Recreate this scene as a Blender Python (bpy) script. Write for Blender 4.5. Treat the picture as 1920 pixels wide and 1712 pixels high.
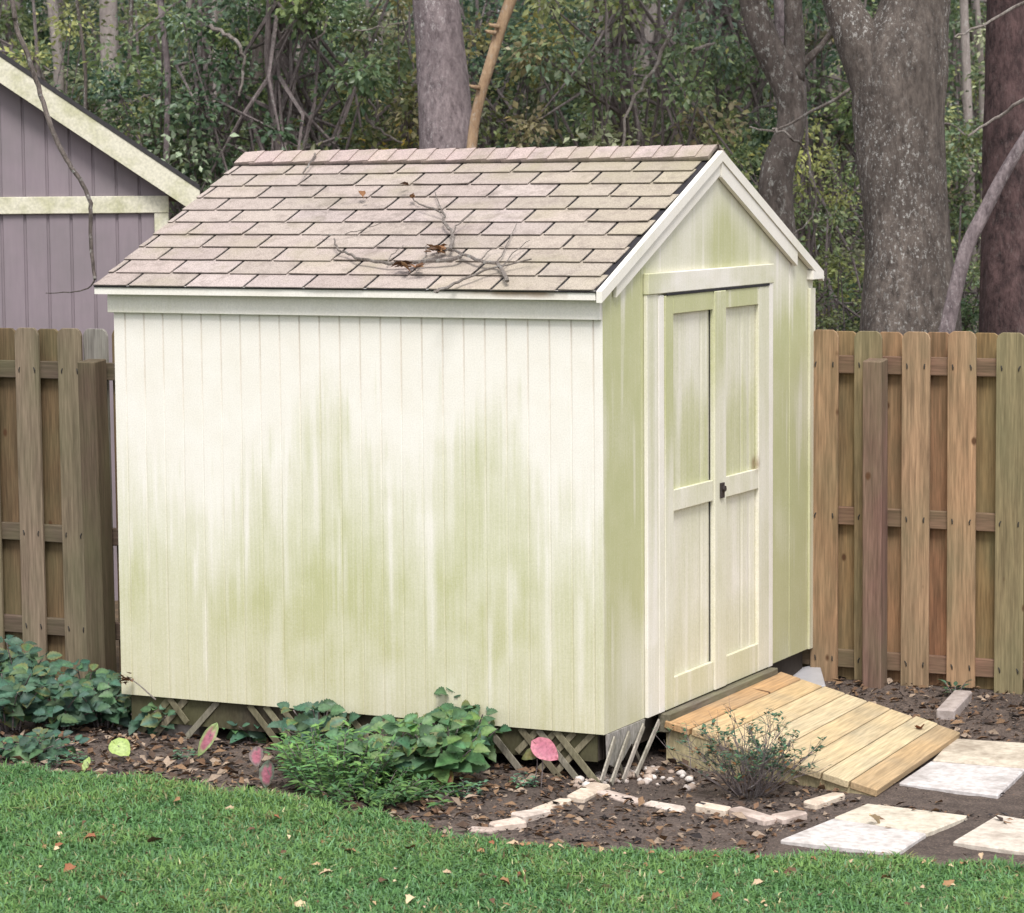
import bpy, bmesh, math, random
import numpy as np
from mathutils import Vector, noise as mn
for o in list(bpy.data.objects): bpy.data.objects.remove(o)
S = bpy.context.scene
COL = S.collection
R = random.Random(7)
NR = np.random.default_rng(11)

# ------------------------------------------------------------------ camera
F, CX, CY, CZ, YAW, PIT, ROL = 5388.77, 4.9607, -10.9329, 2.332, .4578, .0951, -.0074
cyw, syw = math.cos(YAW), math.sin(YAW)
FWD = Vector((-syw*math.cos(PIT), cyw*math.cos(PIT), -math.sin(PIT)))
RGT = Vector((cyw, syw, 0)); UPV = RGT.cross(FWD)
R2 = RGT*math.cos(ROL)+UPV*math.sin(ROL); U2 = UPV*math.cos(ROL)-RGT*math.sin(ROL)
CAM = Vector((CX, CY, CZ))
cam = bpy.data.cameras.new('camera'); camo = bpy.data.objects.new('camera', cam); COL.objects.link(camo)
from mathutils import Matrix
m3 = Matrix((R2, U2, -FWD)).transposed()
camo.matrix_world = Matrix.Translation(CAM) @ m3.to_4x4()
cam.sensor_fit = 'HORIZONTAL'; cam.sensor_width = 36; cam.lens = 36*F/1920
cam.clip_start = .1; cam.clip_end = 2000
S.camera = camo
cam.dof.use_dof = True; cam.dof.focus_distance = 12.2; cam.dof.aperture_fstop = 9
# ------------------------------------------------------------------ world, sun, exposure (overcast daylight)
SUN_EL, SUN_AZ = math.radians(57), math.radians(148)      # azimuth clockwise from +Y
w = bpy.data.worlds.new('World'); S.world = w; w.use_nodes = True
nt = w.node_tree; nt.nodes.clear()
sky = nt.nodes.new('ShaderNodeTexSky'); sky.sky_type = 'NISHITA'; sky.sun_disc = False
sky.sun_elevation = SUN_EL; sky.sun_rotation = SUN_AZ; sky.dust_density = 3; sky.air_density = 1
hs = nt.nodes.new('ShaderNodeHueSaturation'); hs.inputs['Saturation'].default_value = .22
bg = nt.nodes.new('ShaderNodeBackground'); bg.inputs['Strength'].default_value = .13
wo = nt.nodes.new('ShaderNodeOutputWorld')
nt.links.new(sky.outputs[0], hs.inputs['Color']); 
ov = nt.nodes.new('ShaderNodeMix'); ov.data_type = 'RGBA'; ov.inputs[0].default_value = .6; ov.inputs[7].default_value = (4.4, 4.5, 4.7, 1)   # thin cloud deck
nt.links.new(hs.outputs[0], ov.inputs[6]); nt.links.new(ov.outputs[2], bg.inputs[0]); nt.links.new(bg.outputs[0], wo.inputs[0])
sl = bpy.data.lights.new('sun', 'SUN'); sl.energy = 1.7; sl.angle = math.radians(20); sl.color = (1, .97, .92)
so = bpy.data.objects.new('sun', sl); COL.objects.link(so)
sdir = Vector((math.sin(SUN_AZ)*math.cos(SUN_EL), math.cos(SUN_AZ)*math.cos(SUN_EL), math.sin(SUN_EL)))
so.rotation_euler = sdir.to_track_quat('Z', 'Y').to_euler(); so.location = (0, 0, 12)
S.view_settings.view_transform = 'Standard'; S.view_settings.look = 'None'
S.view_settings.exposure = 1.0; S.view_settings.gamma = 1; S.view_settings.use_curve_mapping = False

# ------------------------------------------------------------------ pixel (of the 1920 px photograph) -> point on a real plane
def ray(x, y): return FWD + R2*((x-960)/F) - U2*((y-856)/F)
def atz(x, y, z): d = ray(x, y); return CAM+d*((z-CZ)/d.z)
def aty(x, y, Y): d = ray(x, y); return CAM+d*((Y-CY)/d.y)
def atx(x, y, X): d = ray(x, y); return CAM+d*((X-CX)/d.x)
def atd(x, y, D): return CAM+ray(x, y)*D
def sst(a, b, x):
    t = min(1, max(0, (x-a)/(b-a))); return t*t*(3-2*t)
def gz(x, y):
    z = -.195 - .07*math.exp(-((x-.22)/.42)**2-((y-.3)/.4)**2) - .055*sst(.1, 1.1, x)*(1-sst(.9, 2.4, y))*(sst(-2.5, -.6, y)*.7+.3)
    z += .03*sst(1.8, 2.6, y)*sst(-.5, .3, x) + .035*sst(.2, .9, y)*(1-sst(-3.2, -2.5, x))
    return z
def atg(x, y, dz=0):
    z = -.2
    for _ in range(8):
        p = atz(x, y, z+dz); z = gz(p.x, p.y)
    return Vector((p.x, p.y, z+dz))
def n3(x, y, z): return mn.noise(Vector((x, y, z)))

# ------------------------------------------------------------------ materials
def mat(name):
    m = bpy.data.materials.new(name); m.use_nodes = True
    t = m.node_tree; b = t.nodes['Principled BSDF']; b.inputs['Specular IOR Level'].default_value = .25
    return m, t, b
def N(t, typ, **kw):
    n = t.nodes.new(typ)
    for k, v in kw.items():
        if k in n.inputs: n.inputs[k].default_value = v
        else: setattr(n, k, v)
    return n
def L(t, a, b): t.links.new(a, b)
def mixc(t, fac, a, b, mode='MIX'):
    n = t.nodes.new('ShaderNodeMix'); n.data_type = 'RGBA'; n.blend_type = mode
    for sock, v in ((n.inputs[0], fac), (n.inputs[6], a), (n.inputs[7], b)):
        if isinstance(v, (int, float)): sock.default_value = v
        elif isinstance(v, tuple): sock.default_value = (*v, 1)
        else: L(t, v, sock)
    return n.outputs[2]
def ramp(t, src, p0, p1, c0=(0, 0, 0), c1=(1, 1, 1)):
    r = t.nodes.new('ShaderNodeValToRGB'); e = r.color_ramp.elements
    e[0].position = p0; e[1].position = p1; e[0].color = (*c0, 1); e[1].color = (*c1, 1); L(t, src, r.inputs[0]); return r.outputs[0]
def coords(t, scale=(1, 1, 1), out='Object', offs=None):
    c = N(t, 'ShaderNodeTexCoord'); mp = N(t, 'ShaderNodeMapping'); mp.inputs['Scale'].default_value = scale
    L(t, c.outputs[out], mp.inputs[0])
    if offs: L(t, offs, mp.inputs['Location'])
    return mp.outputs[0]
def noise(t, vec, scale, detail=4, rough=.55):
    n = N(t, 'ShaderNodeTexNoise', Scale=scale, Detail=detail, Roughness=rough); L(t, vec, n.inputs['Vector']); return n.outputs['Fac']
def bump(t, b, h, strength=.3, dist=.01):
    n = N(t, 'ShaderNodeBump', Strength=strength, Distance=dist); L(t, h, n.inputs['Height']); L(t, n.outputs[0], b.inputs['Normal'])

M = {}
def siding_mat():
    m, t, b = mat('algae_stained_cream_paint')
    at = N(t, 'ShaderNodeAttribute', attribute_name='stain')
    ru = N(t, 'ShaderNodeAttribute', attribute_name='rust')
    v = coords(t); vs = coords(t, (1, 1, .09))
    fine = noise(t, vs, 55, 3); big = noise(t, v, 7, 4); grit = noise(t, v, 160, 2)
    drip = noise(t, coords(t, (1, 1, .02)), 95, 3, .6); spk = noise(t, v, 75, 5, .75)
    fm = mixc(t, .5, drip, spk)
    a = N(t, 'ShaderNodeMath', operation='MULTIPLY_ADD'); L(t, fm, a.inputs[0]); a.inputs[1].default_value = 1.15; a.inputs[2].default_value = -.56
    a2 = N(t, 'ShaderNodeMath', operation='ADD'); L(t, a.outputs[0], a2.inputs[0]); L(t, at.outputs['Fac'], a2.inputs[1])
    k = N(t, 'ShaderNodeMath', operation='MULTIPLY'); L(t, a2.outputs[0], k.inputs[0]); L(t, ramp(t, at.outputs['Fac'], .02, .3), k.inputs[1])
    mask = ramp(t, k.outputs[0], .03, 1.0)
    green = mixc(t, big, (.45, .465, .235), (.58, .57, .36))
    sx = N(t, 'ShaderNodeSeparateXYZ'); L(t, v, sx.inputs[0]); green = mixc(t, ramp(t, sx.outputs['Z'], .25, .95, (1, 1, 1), (0, 0, 0)), green, mixc(t, big, (.47, .45, .245), (.58, .555, .35)))
    cream = mixc(t, ramp(t, big, .35, .7), (.82, .775, .705), (.86, .82, .765))
    c = mixc(t, mask, cream, green)
    c = mixc(t, ramp(t, grit, .3, .75, (.9, .9, .9), (1, 1, 1)), (0, 0, 0), c, 'MULTIPLY') if False else c
    g2 = mixc(t, .12, c, ramp(t, grit, .3, .7), 'MULTIPLY')
    c = mixc(t, ru.outputs['Fac'], g2, mixc(t, fine, (.13, .075, .03), (.33, .2, .10)))
    L(t, c, b.inputs['Base Color']); b.inputs['Roughness'].default_value = .62
    bump(t, b, noise(t, vs, 90, 3), .25, .004)
    return m
M['siding'] = siding_mat()

def wood_mat(name, gscale=(1, 1, .06), freq=26, dark=.55, green=.5, knots=True, rough=.8):
    """colour comes from the object's own colour; grain runs along local z (gscale)"""
    m, t, b = mat(name)
    oi = N(t, 'ShaderNodeObjectInfo')
    off = N(t, 'ShaderNodeVectorMath', operation='SCALE'); off.inputs[0].default_value = (7, 5, 9); L(t, oi.outputs['Random'], off.inputs['Scale'])
    v = coords(t, gscale, 'Object', off.outputs[0])
    g = noise(t, v, freq, 6, .65); g2 = noise(t, v, freq*4, 3)
    vl = coords(t, (1, 1, .55), 'Object', off.outputs[0]); blot = noise(t, vl, 3.2, 4)
    c = mixc(t, ramp(t, g, .3, .7), mixc(t, dark, oi.outputs['Color'], (.05, .03, .02)), oi.outputs['Color'])
    c = mixc(t, .35, c, ramp(t, g2, .3, .7), 'MULTIPLY')
    hv = N(t, 'ShaderNodeHueSaturation', Saturation=.8, Value=.8); L(t, c, hv.inputs['Color'])
    c = mixc(t, ramp(t, blot, .35, .75), c, mixc(t, green, hv.outputs[0], mixc(t, g, (.10, .11, .04), (.24, .24, .10))))
    if knots:
        vo = N(t, 'ShaderNodeTexVoronoi', Scale=3.4, Randomness=1.0); L(t, coords(t, (1.6, .25, 1), 'Object', off.outputs[0]), vo.inputs['Vector'])
        c = mixc(t, ramp(t, vo.outputs['Distance'], .045, .085, (1, 1, 1), (0, 0, 0)), c, (.10, .05, .025))
    L(t, c, b.inputs['Base Color']); b.inputs['Roughness'].default_value = rough
    bump(t, b, g, .4, .004)
    return m
M['picket'] = wood_mat('weathered_fence_wood', green=.36)
M['plank'] = wood_mat('new_deck_wood', (.06, 1, 1), 24, .22, .12, True, .7)
M['greywood'] = wood_mat('grey_old_wood', (1, .08, 1), 24, .5, .5, False)
M['lattice'] = wood_mat('lattice_wood', (1, 1, .4), 22, .5, .4, False)

def ocol_mat(name, nscale=30, amount=.35, rough=.85, bmp=.3, dark=(.3, .28, .25), big=4):
    m, t, b = mat(name); oi = N(t, 'ShaderNodeObjectInfo')
    off = N(t, 'ShaderNodeVectorMath', operation='SCALE'); off.inputs[0].default_value = (3, 8, 2); L(t, oi.outputs['Random'], off.inputs['Scale'])
    v = coords(t, (1, 1, 1), 'Object', off.outputs[0])
    n1 = noise(t, v, nscale, 5, .65); n2 = noise(t, v, big, 4)
    dk = mixc(t, 1.0, oi.outputs['Color'], dark, 'MULTIPLY')
    c = mixc(t, ramp(t, n1, .25, .6), mixc(t, amount, oi.outputs['Color'], dk), oi.outputs['Color'])
    c = mixc(t, ramp(t, n2, .52, .72), c, mixc(t, amount, c, dk))
    L(t, c, b.inputs['Base Color']); b.inputs['Roughness'].default_value = rough
    bump(t, b, n1, bmp, .006)
    return m
M['stone'] = ocol_mat('weathered_concrete', 28, .62, .9, .5, (.34, .30, .27), 5)
M['pebble'] = ocol_mat('pebble_stone', 40, .25, .6)
M['painted'] = ocol_mat('painted_board', 60, .12, .6, .12)
M['darkmetal'] = ocol_mat('dark_metal', 40, .3, .45)
M['plastic'] = ocol_mat('grey_plastic', 20, .15, .35, .05)

def purple_mat():
    m, t, b = mat('purple_grey_siding'); v = coords(t, (1, 1, .12)); n = noise(t, v, 40, 4); n2 = noise(t, coords(t), 3, 3)
    c = mixc(t, n, (.215, .175, .20), (.27, .225, .245)); c = mixc(t, ramp(t, n2, .4, .75), c, (.20, .175, .185))
    L(t, c, b.inputs['Base Color']); b.inputs['Roughness'].default_value = .8; bump(t, b, n, .25, .004); return m
M['purple'] = purple_mat()
def mould_mat():
    m, t, b = mat('mouldy_cream_trim'); v = coords(t); n = noise(t, v, 5, 5, .6); f = noise(t, v, 60, 3)
    c = mixc(t, ramp(t, n, .45, .7), (.70, .665, .54), (.47, .46, .28)); c = mixc(t, .25, c, ramp(t, f, .3, .65), 'MULTIPLY')
    L(t, c, b.inputs['Base Color']); b.inputs['Roughness'].default_value = .7; return m
M['mould'] = mould_mat()

def attr_mat(name, rough=.6, trans=0.0, spec=.25, var=.25, ns=60, tint=False):
    """colour from the mesh's own 'col' attribute"""
    m, t, b = mat(name); a = N(t, 'ShaderNodeAttribute', attribute_name='col')
    n = noise(t, coords(t), ns, 3); c = mixc(t, var, a.outputs['Color'], ramp(t, n, .2, .6), 'MULTIPLY')
    if tint: c = mixc(t, 1.0, c, N(t, 'ShaderNodeObjectInfo').outputs['Color'], 'MULTIPLY')
    L(t, c, b.inputs['Base Color']); b.inputs['Roughness'].default_value = rough; b.inputs['Specular IOR Level'].default_value = spec
    if trans:
        tr = N(t, 'ShaderNodeBsdfTranslucent'); L(t, c, tr.inputs[0]); mx = N(t, 'ShaderNodeMixShader'); mx.inputs[0].default_value = trans
        L(t, b.outputs[0], mx.inputs[1]); L(t, tr.outputs[0], mx.inputs[2]); L(t, mx.outputs[0], t.nodes['Material Output'].inputs[0])
    return m
M['leaf'] = attr_mat('leaf_surface', .5, .25, .35, .45, 70)
M['woodleaf'] = attr_mat('woodland_leaf', .38, .35, .5, .1, 20, True)
M['grass'] = attr_mat('grass_blade', .6, .3, .25, .1, 40)
M['litter'] = attr_mat('dry_litter', .85, 0, .15, .4, 120)
def shingle_mat():
    m, t, b = mat('asphalt_shingle'); a = N(t, 'ShaderNodeAttribute', attribute_name='col'); st = N(t, 'ShaderNodeAttribute', attribute_name='stain')
    v = coords(t); g = noise(t, v, 420, 2, .7); n2 = noise(t, v, 14, 5, .7); n4 = noise(t, v, 3.2, 4)
    c = mixc(t, .6, a.outputs['Color'], ramp(t, noise(t, v, 190, 3, .75), .3, .62), 'MULTIPLY')
    c = mixc(t, ramp(t, n2, .5, .8), c, (.22, .18, .16)); c = mixc(t, ramp(t, n4, .5, .75), c, mixc(t, .5, c, (.30, .27, .17)))
    sm = N(t, 'ShaderNodeMath', operation='MULTIPLY'); L(t, st.outputs['Fac'], sm.inputs[0]); L(t, ramp(t, n2, .35, .6), sm.inputs[1])
    c = mixc(t, sm.outputs[0], c, (.10, .085, .08))
    L(t, c, b.inputs['Base Color']); b.inputs['Roughness'].default_value = .95; bump(t, b, g, .5, .002); return m
M['shingle'] = shingle_mat()
def plain(name, c, rough=.8):
    m, t, b = mat(name); n = noise(t, coords(t), 35, 4); L(t, mixc(t, n, tuple(x*.6 for x in c), tuple(min(1, x*1.3) for x in c)), b.inputs['Base Color'])
    b.inputs['Roughness'].default_value = rough; return m
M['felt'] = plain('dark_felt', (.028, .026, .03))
M['joist'] = plain('dark_joist', (.05, .04, .033))  # dark brown for the floor and the frame below it
def bark_mat(name, c0, c1, lich=.0, sx=9, zs=.16, lcol=(.5, .5, .47), plates=0, fleck=26):
    m, t, b = mat(name); v = coords(t, (1, 1, zs)); n = noise(t, v, sx*1.6, 7, .72); f = noise(t, coords(t, (1, 1, .4)), sx*5, 5, .7); n2 = noise(t, coords(t, (1, 1, .6)), 2.2, 4)
    h = N(t, 'ShaderNodeMath', operation='MULTIPLY_ADD'); L(t, n, h.inputs[0]); h.inputs[1].default_value = .6
    fm = N(t, 'ShaderNodeMath', operation='MULTIPLY'); L(t, f, fm.inputs[0]); fm.inputs[1].default_value = .4; L(t, fm.outputs[0], h.inputs[2])
    c = mixc(t, ramp(t, h.outputs[0], .38, .6), c0, c1); c = mixc(t, ramp(t, n2, .4, .65), c, mixc(t, .55, c, c0))
    if plates:
        nz = N(t, 'ShaderNodeTexNoise', Scale=9, Detail=4); L(t, coords(t), nz.inputs['Vector']); sc = N(t, 'ShaderNodeVectorMath', operation='SCALE', Scale=.09); L(t, nz.outputs['Color'], sc.inputs[0])
        ad = N(t, 'ShaderNodeVectorMath', operation='ADD'); L(t, coords(t, (1, 1, .42)), ad.inputs[0]); L(t, sc.outputs[0], ad.inputs[1])
        vo = N(t, 'ShaderNodeTexVoronoi', Scale=plates); vo.feature = 'DISTANCE_TO_EDGE'; L(t, ad.outputs[0], vo.inputs['Vector'])
        c = mixc(t, ramp(t, vo.outputs['Distance'], .0, .3), tuple(x*.8 for x in c0), c)
        h2 = N(t, 'ShaderNodeMath', operation='MULTIPLY'); L(t, ramp(t, vo.outputs['Distance'], .0, .18), h2.inputs[0]); L(t, h.outputs[0], h2.inputs[1]); h = h2
    if lich:
        l1 = noise(t, coords(t, (1, 1, .65)), fleck, 5, .8); l2 = noise(t, coords(t), 2.1, 3)
        q = N(t, 'ShaderNodeMath', operation='MULTIPLY'); L(t, ramp(t, l1, .545, .62), q.inputs[0]); L(t, ramp(t, l2, .35, .6), q.inputs[1])
        q2 = N(t, 'ShaderNodeMath', operation='MULTIPLY'); L(t, q.outputs[0], q2.inputs[0]); q2.inputs[1].default_value = lich
        c = mixc(t, q2.outputs[0], c, lcol)
    L(t, c, b.inputs['Base Color']); b.inputs['Roughness'].default_value = .9; bump(t, b, h.outputs[0], .9, .03); return m
M['bark_pink'] = bark_mat('pinkish_grey_bark', (.10, .078, .083), (.33, .27, .275), .8, 10, .45, (.46, .42, .42), 0, 34)
M['bark_oak'] = bark_mat('grey_oak_bark', (.045, .036, .032), (.17, .14, .122), .75, 8, .38, (.48, .47, .45), 0, 50)
M['bark_pine'] = bark_mat('red_brown_pine_bark', (.022, .014, .015), (.15, .092, .09), .12, 8, .4, (.4, .36, .34))
M['bark_dark'] = bark_mat('dark_brown_bark', (.05, .04, .036), (.17, .14, .125), .6, 10, .3)
M['bark_pale'] = bark_mat('pale_grey_bark', (.20, .17, .16), (.36, .31, .29), .4, 10, .3)
M['snag'] = bark_mat('bare_orange_wood', (.22, .135, .08), (.43, .30, .19), .3, 10, .12)
M['twig'] = bark_mat('twig_bark', (.13, .105, .095), (.34, .30, .27), .6, 30, .3)
M['stem'] = bark_mat('shrub_stem_bark', (.10, .08, .08), (.30, .25, .245), .4, 20, .3)
def ground_mat(name, c0, c1, c2, s=9):
    m, t, b = mat(name); v = coords(t, (1, 1, 1), 'Object'); n = noise(t, v, s, 8, .7); n2 = noise(t, v, s*7, 5, .7); n3_ = noise(t, v, .9, 4)
    c = mixc(t, ramp(t, n, .35, .65), c0, c1); c = mixc(t, ramp(t, n2, .5, .7), c, c2); c = mixc(t, ramp(t, n3_, .45, .65), c, mixc(t, .5, c, c0))
    L(t, c, b.inputs['Base Color']); b.inputs['Roughness'].default_value = .95; bump(t, b, n2, .8, .02); return m
M['forest'] = ground_mat('forest_floor', (.06, .045, .03), (.12, .085, .055), (.19, .13, .075), 3)
M['mulch'] = ground_mat('dark_mulch', (.062, .048, .043), (.15, .115, .10), (.28, .21, .17), 13)
M['turf'] = ground_mat('turf_soil', (.03, .06, .02), (.05, .09, .03), (.08, .09, .04), 14)

# ------------------------------------------------------------------ mesh helpers
class MB:
    def __init__(s): s.v = []; s.f = []; s.c = []      # c: per-vertex colour
    def add(s, vs, fs, c=None):
        b = len(s.v); s.v += [tuple(p) for p in vs]; s.f += [tuple(i+b for i in q) for q in fs]
        s.c += [c or (.5, .5, .5)]*len(vs); return s
    def box(s, lo, hi, M_=None, c=None):
        x0, y0, z0 = lo; x1, y1, z1 = hi
        vs = [Vector(p) for p in ((x0,y0,z0),(x1,y0,z0),(x1,y1,z0),(x0,y1,z0),(x0,y0,z1),(x1,y0,z1),(x1,y1,z1),(x0,y1,z1))]
        if M_ is not None: vs = [M_ @ p for p in vs]
        return s.add(vs, [(0,3,2,1),(4,5,6,7),(0,1,5,4),(1,2,6,5),(2,3,7,6),(3,0,4,7)], c)
    def hexa(s, q0, q1, c=None):   # two matching quads (bottom, top)
        return s.add(list(q0)+list(q1), [(0,3,2,1),(4,5,6,7),(0,1,5,4),(1,2,6,5),(2,3,7,6),(3,0,4,7)], c)
    def gbox(s, lo, hi, step=.05):
        n = [max(1, int(round((hi[i]-lo[i])/step))) for i in range(3)]
        bm = bmesh.new(); idx = {}
        def vt(i, j, k):
            if (i, j, k) not in idx:
                idx[(i, j, k)] = len(idx); pts.append([lo[a]+(hi[a]-lo[a])*q/n[a] for a, q in enumerate((i, j, k))])
            return idx[(i, j, k)]
        pts = []; fs = []
        for k, fl in ((0, 1), (n[2], 0)):
            for i in range(n[0]):
                for j in range(n[1]):
                    q = [vt(i,j,k), vt(i+1,j,k), vt(i+1,j+1,k), vt(i,j+1,k)]; fs.append(q[::-1] if fl else q)
        for j, fl in ((0, 0), (n[1], 1)):
            for i in range(n[0]):
                for k in range(n[2]):
                    q = [vt(i,j,k), vt(i+1,j,k), vt(i+1,j,k+1), vt(i,j,k+1)]; fs.append(q[::-1] if fl else q)
        for i, fl in ((0, 1), (n[0], 0)):
            for j in range(n[1]):
                for k in range(n[2]):
                    q = [vt(i,j,k), vt(i,j+1,k), vt(i,j+1,k+1), vt(i,j,k+1)]; fs.append(q[::-1] if fl else q)
        bm.free(); return s.add(pts, fs)
    def tube(s, pts, rad, n=8, cap=True, c=None, jit=0):
        pts = [Vector(p) for p in pts]
        rs = rad if isinstance(rad, (list, tuple)) else [rad]*len(pts)
        rings = []; ref = Vector((0, 0, 1))
        d0 = (pts[1]-pts[0]).normalized()
        if abs(d0.z) > .9: ref = Vector((0, 1, 0))
        u = d0.cross(ref).normalized()
        for i, p in enumerate(pts):
            d = (pts[min(i+1, len(pts)-1)]-pts[max(i-1, 0)]).normalized()
            u = (u-d*u.dot(d)).normalized(); v = d.cross(u)
            ring = []
            for k in range(n):
                a = 2*math.pi*k/n; r = rs[i]*(1+(jit*n3(a*1.3+p.x, p.y*3, p.z*3) if jit else 0)); ring.append(p+(u*math.cos(a)+v*math.sin(a))*r)
            rings.append(ring)
        vs = [q for r in rings for q in r]; fs = []
        for i in range(len(pts)-1):
            for k in range(n): fs.append((i*n+k, i*n+(k+1) % n, (i+1)*n+(k+1) % n, (i+1)*n+k))
        if cap: fs += [tuple(range(n))[::-1], tuple((len(pts)-1)*n+k for k in range(n))]
        return s.add(vs, fs, c)
    def leaf(s, base, d, nrm, ln, wd, c, droop=.25, fold=.25, c2=None, tooth=0, seg=5, shape=1.0, heart=0):
        d = Vector(d).normalized(); nrm = Vector(nrm); nrm = (nrm-d*nrm.dot(d)).normalized(); sd = d.cross(nrm)
        vs = []; fs = []; cs = []
        for i in range(seg+1):
            t = i/seg; hw = wd*.5*(math.sin(math.pi*t**.75)**shape) if 0 < i < seg else 0.0005
            if tooth and 0 < i < seg: hw *= 1+tooth*(1 if i % 2 else -1)
            p = Vector(base)+d*(ln*t)-nrm*(droop*ln*t*t)
            back = d*(-heart*ln*.25*(1-t)*(1 if i else 0))
            vs += [p-sd*hw+nrm*(hw*fold)+back, p, p+sd*hw+nrm*(hw*fold)+back]
            e = c2 if c2 is not None else tuple(x*1.25 for x in c)
            cs += [c, e, c]
        for i in range(seg):
            a = i*3; fs += [(a, a+1, a+4, a+3), (a+1, a+2, a+5, a+4)]
        b = len(s.v); s.v += [tuple(p) for p in vs]; s.f += [tuple(i+b for i in q) for q in fs]; s.c += cs
        return s
    def build(s, name, m, parent=None, stain=None, rust=None, smooth=False, bevel=0, color=None, col=False, local=False):
        me = bpy.data.meshes.new(name)
        off = Vector((0, 0, 0)) if (parent is None or local) else wloc(parent)
        me.from_pydata([tuple(Vector(p)-off) for p in s.v], [], s.f)
        if bevel:
            bm = bmesh.new(); bm.from_mesh(me); bmesh.ops.bevel(bm, geom=list(bm.edges), offset=bevel, segments=1, affect='EDGES', profile=.5); bm.to_mesh(me); bm.free()
        me.materials.append(M[m] if isinstance(m, str) else m)
        if stain:
            a = me.attributes.new('stain', 'FLOAT', 'POINT'); a.data.foreach_set('value', [stain(*(v.co+off)) for v in me.vertices])
        if rust:
            a = me.attributes.new('rust', 'FLOAT', 'POINT'); a.data.foreach_set('value', [rust(*(v.co+off)) for v in me.vertices])
        if col and not bevel:
            a = me.attributes.new('col', 'FLOAT_COLOR', 'POINT'); a.data.foreach_set('color', [x for c in s.c for x in (*c, 1)])
        if smooth: me.polygons.foreach_set('use_smooth', [True]*len(me.polygons))
        me.update()
        o = bpy.data.objects.new(name, me); COL.objects.link(o)
        if parent: o.parent = parent
        if color: o.color = (*color, 1)
        return o
def wloc(o):
    p = Vector(o.location)
    while o.parent: o = o.parent; p += Vector(o.location)
    return p
def empty(name, loc, label, cat, group=None):
    o = bpy.data.objects.new(name, None); COL.objects.link(o); o.location = loc; o.empty_display_size = .1
    return tag(o, label, cat, group)
def tag(o, label=None, cat=None, group=None, kind=None):
    if label: o['label'] = label
    if cat: o['category'] = cat
    if group: o['group'] = group
    if kind: o['kind'] = kind
    return o
def rebase(o, loc):
    """move a one-mesh thing's origin to its base"""
    loc = Vector(loc); o.data.transform(Matrix.Translation(-loc)); o.location = loc; return o
def copy_tree(o, parent=None):
    c = o.copy(); COL.objects.link(c)
    if parent: c.parent = parent
    for ch in list(o.children): copy_tree(ch, c)
    return c
def np_mesh(name, verts, faces, cols, m, smooth=False):
    """verts (N,3), faces (K,n) all the same n, cols (N,3)"""
    me = bpy.data.meshes.new(name); n = faces.shape[1]
    me.vertices.add(len(verts)); me.vertices.foreach_set('co', verts.astype(np.float32).ravel())
    me.loops.add(faces.size); me.loops.foreach_set('vertex_index', faces.astype(np.int32).ravel())
    me.polygons.add(len(faces)); me.polygons.foreach_set('loop_start', np.arange(0, faces.size, n, dtype=np.int32))
    a = me.attributes.new('col', 'FLOAT_COLOR', 'POINT'); a.data.foreach_set('color', np.c_[cols, np.ones(len(cols))].astype(np.float32).ravel())
    me.materials.append(M[m]); me.update(calc_edges=True); me.validate()
    if smooth: me.polygons.foreach_set('use_smooth', [True]*len(me.polygons))
    return me
def leaf_cloud(P, D, Nn, ln, wd, cols):
    """folded four-point leaves; P base, D direction, Nn normal, ln/wd arrays"""
    D = D/np.linalg.norm(D, axis=1)[:, None]; Nn = Nn-D*(Nn*D).sum(1)[:, None]; Nn /= np.linalg.norm(Nn, axis=1)[:, None]+1e-9
    Sd = np.cross(D, Nn); l = ln[:, None]; ww = wd[:, None]/2
    mid = P+D*l*.45
    V = np.stack([P, mid-Sd*ww+Nn*ww*.3, P+D*l-Nn*l*.15, mid+Sd*ww+Nn*ww*.3], 1).reshape(-1, 3)
    k = np.arange(len(P))*4
    Fc = np.concatenate([np.stack([k, k+1, k+2], 1), np.stack([k, k+2, k+3], 1)])
    return V, Fc, np.repeat(cols, 4, 0)

# ------------------------------------------------------------------ ground, lawn, bed
def sheet(name, xs, ys, zf, m, keep=None):
    vs = []; idx = {}; fs = []
    for j, y in enumerate(ys):
        for i, x in enumerate(xs): vs.append((x, y, zf(x, y)))
    n = len(xs)
    for j in range(len(ys)-1):
        for i in range(n-1): fs.append((j*n+i, j*n+i+1, (j+1)*n+i+1, (j+1)*n+i))
    b = MB(); b.add(vs, fs); return b.build(name, m, smooth=True)
def lin(a, b, n): return [a+(b-a)*i/n for i in range(n+1)]
gx = [-400, -150, -60, -30]+lin(-18, -6, 12)+lin(-5.5, 4.5, 50)+lin(5, 18, 13)+[30, 60, 150, 400]
gy = [-300, -100, -40]+lin(-20, -4, 8)+lin(-3.8, 3.4, 48)+lin(4, 60, 28)+[100, 200, 400]
g = sheet('ground', gx, gy, lambda x, y: gz(x, y)+.05*n3(x*.5, y*.5, 2)*sst(3, 8, y)+.0, 'forest'); tag(g, kind='structure')
EDGE = [(-40, -.6), (-6, -.78), (-2.5, -.93), (-1.91, -.98), (-1.35, -1.02), (-.85, -1.04), (-.55, -1.12), (-.1, -1.35), (.18, -1.37), (.6, -1.22), (1.01, -1.03), (1.56, -.82), (1.99, -.68), (3, -.35), (6, .5), (40, 1.0)]
def edge(x):
    for (a, ya), (b, yb) in zip(EDGE, EDGE[1:]):
        if x <= b: return ya+(yb-ya)*(x-a)/(b-a)
    return EDGE[-1][1]
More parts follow.
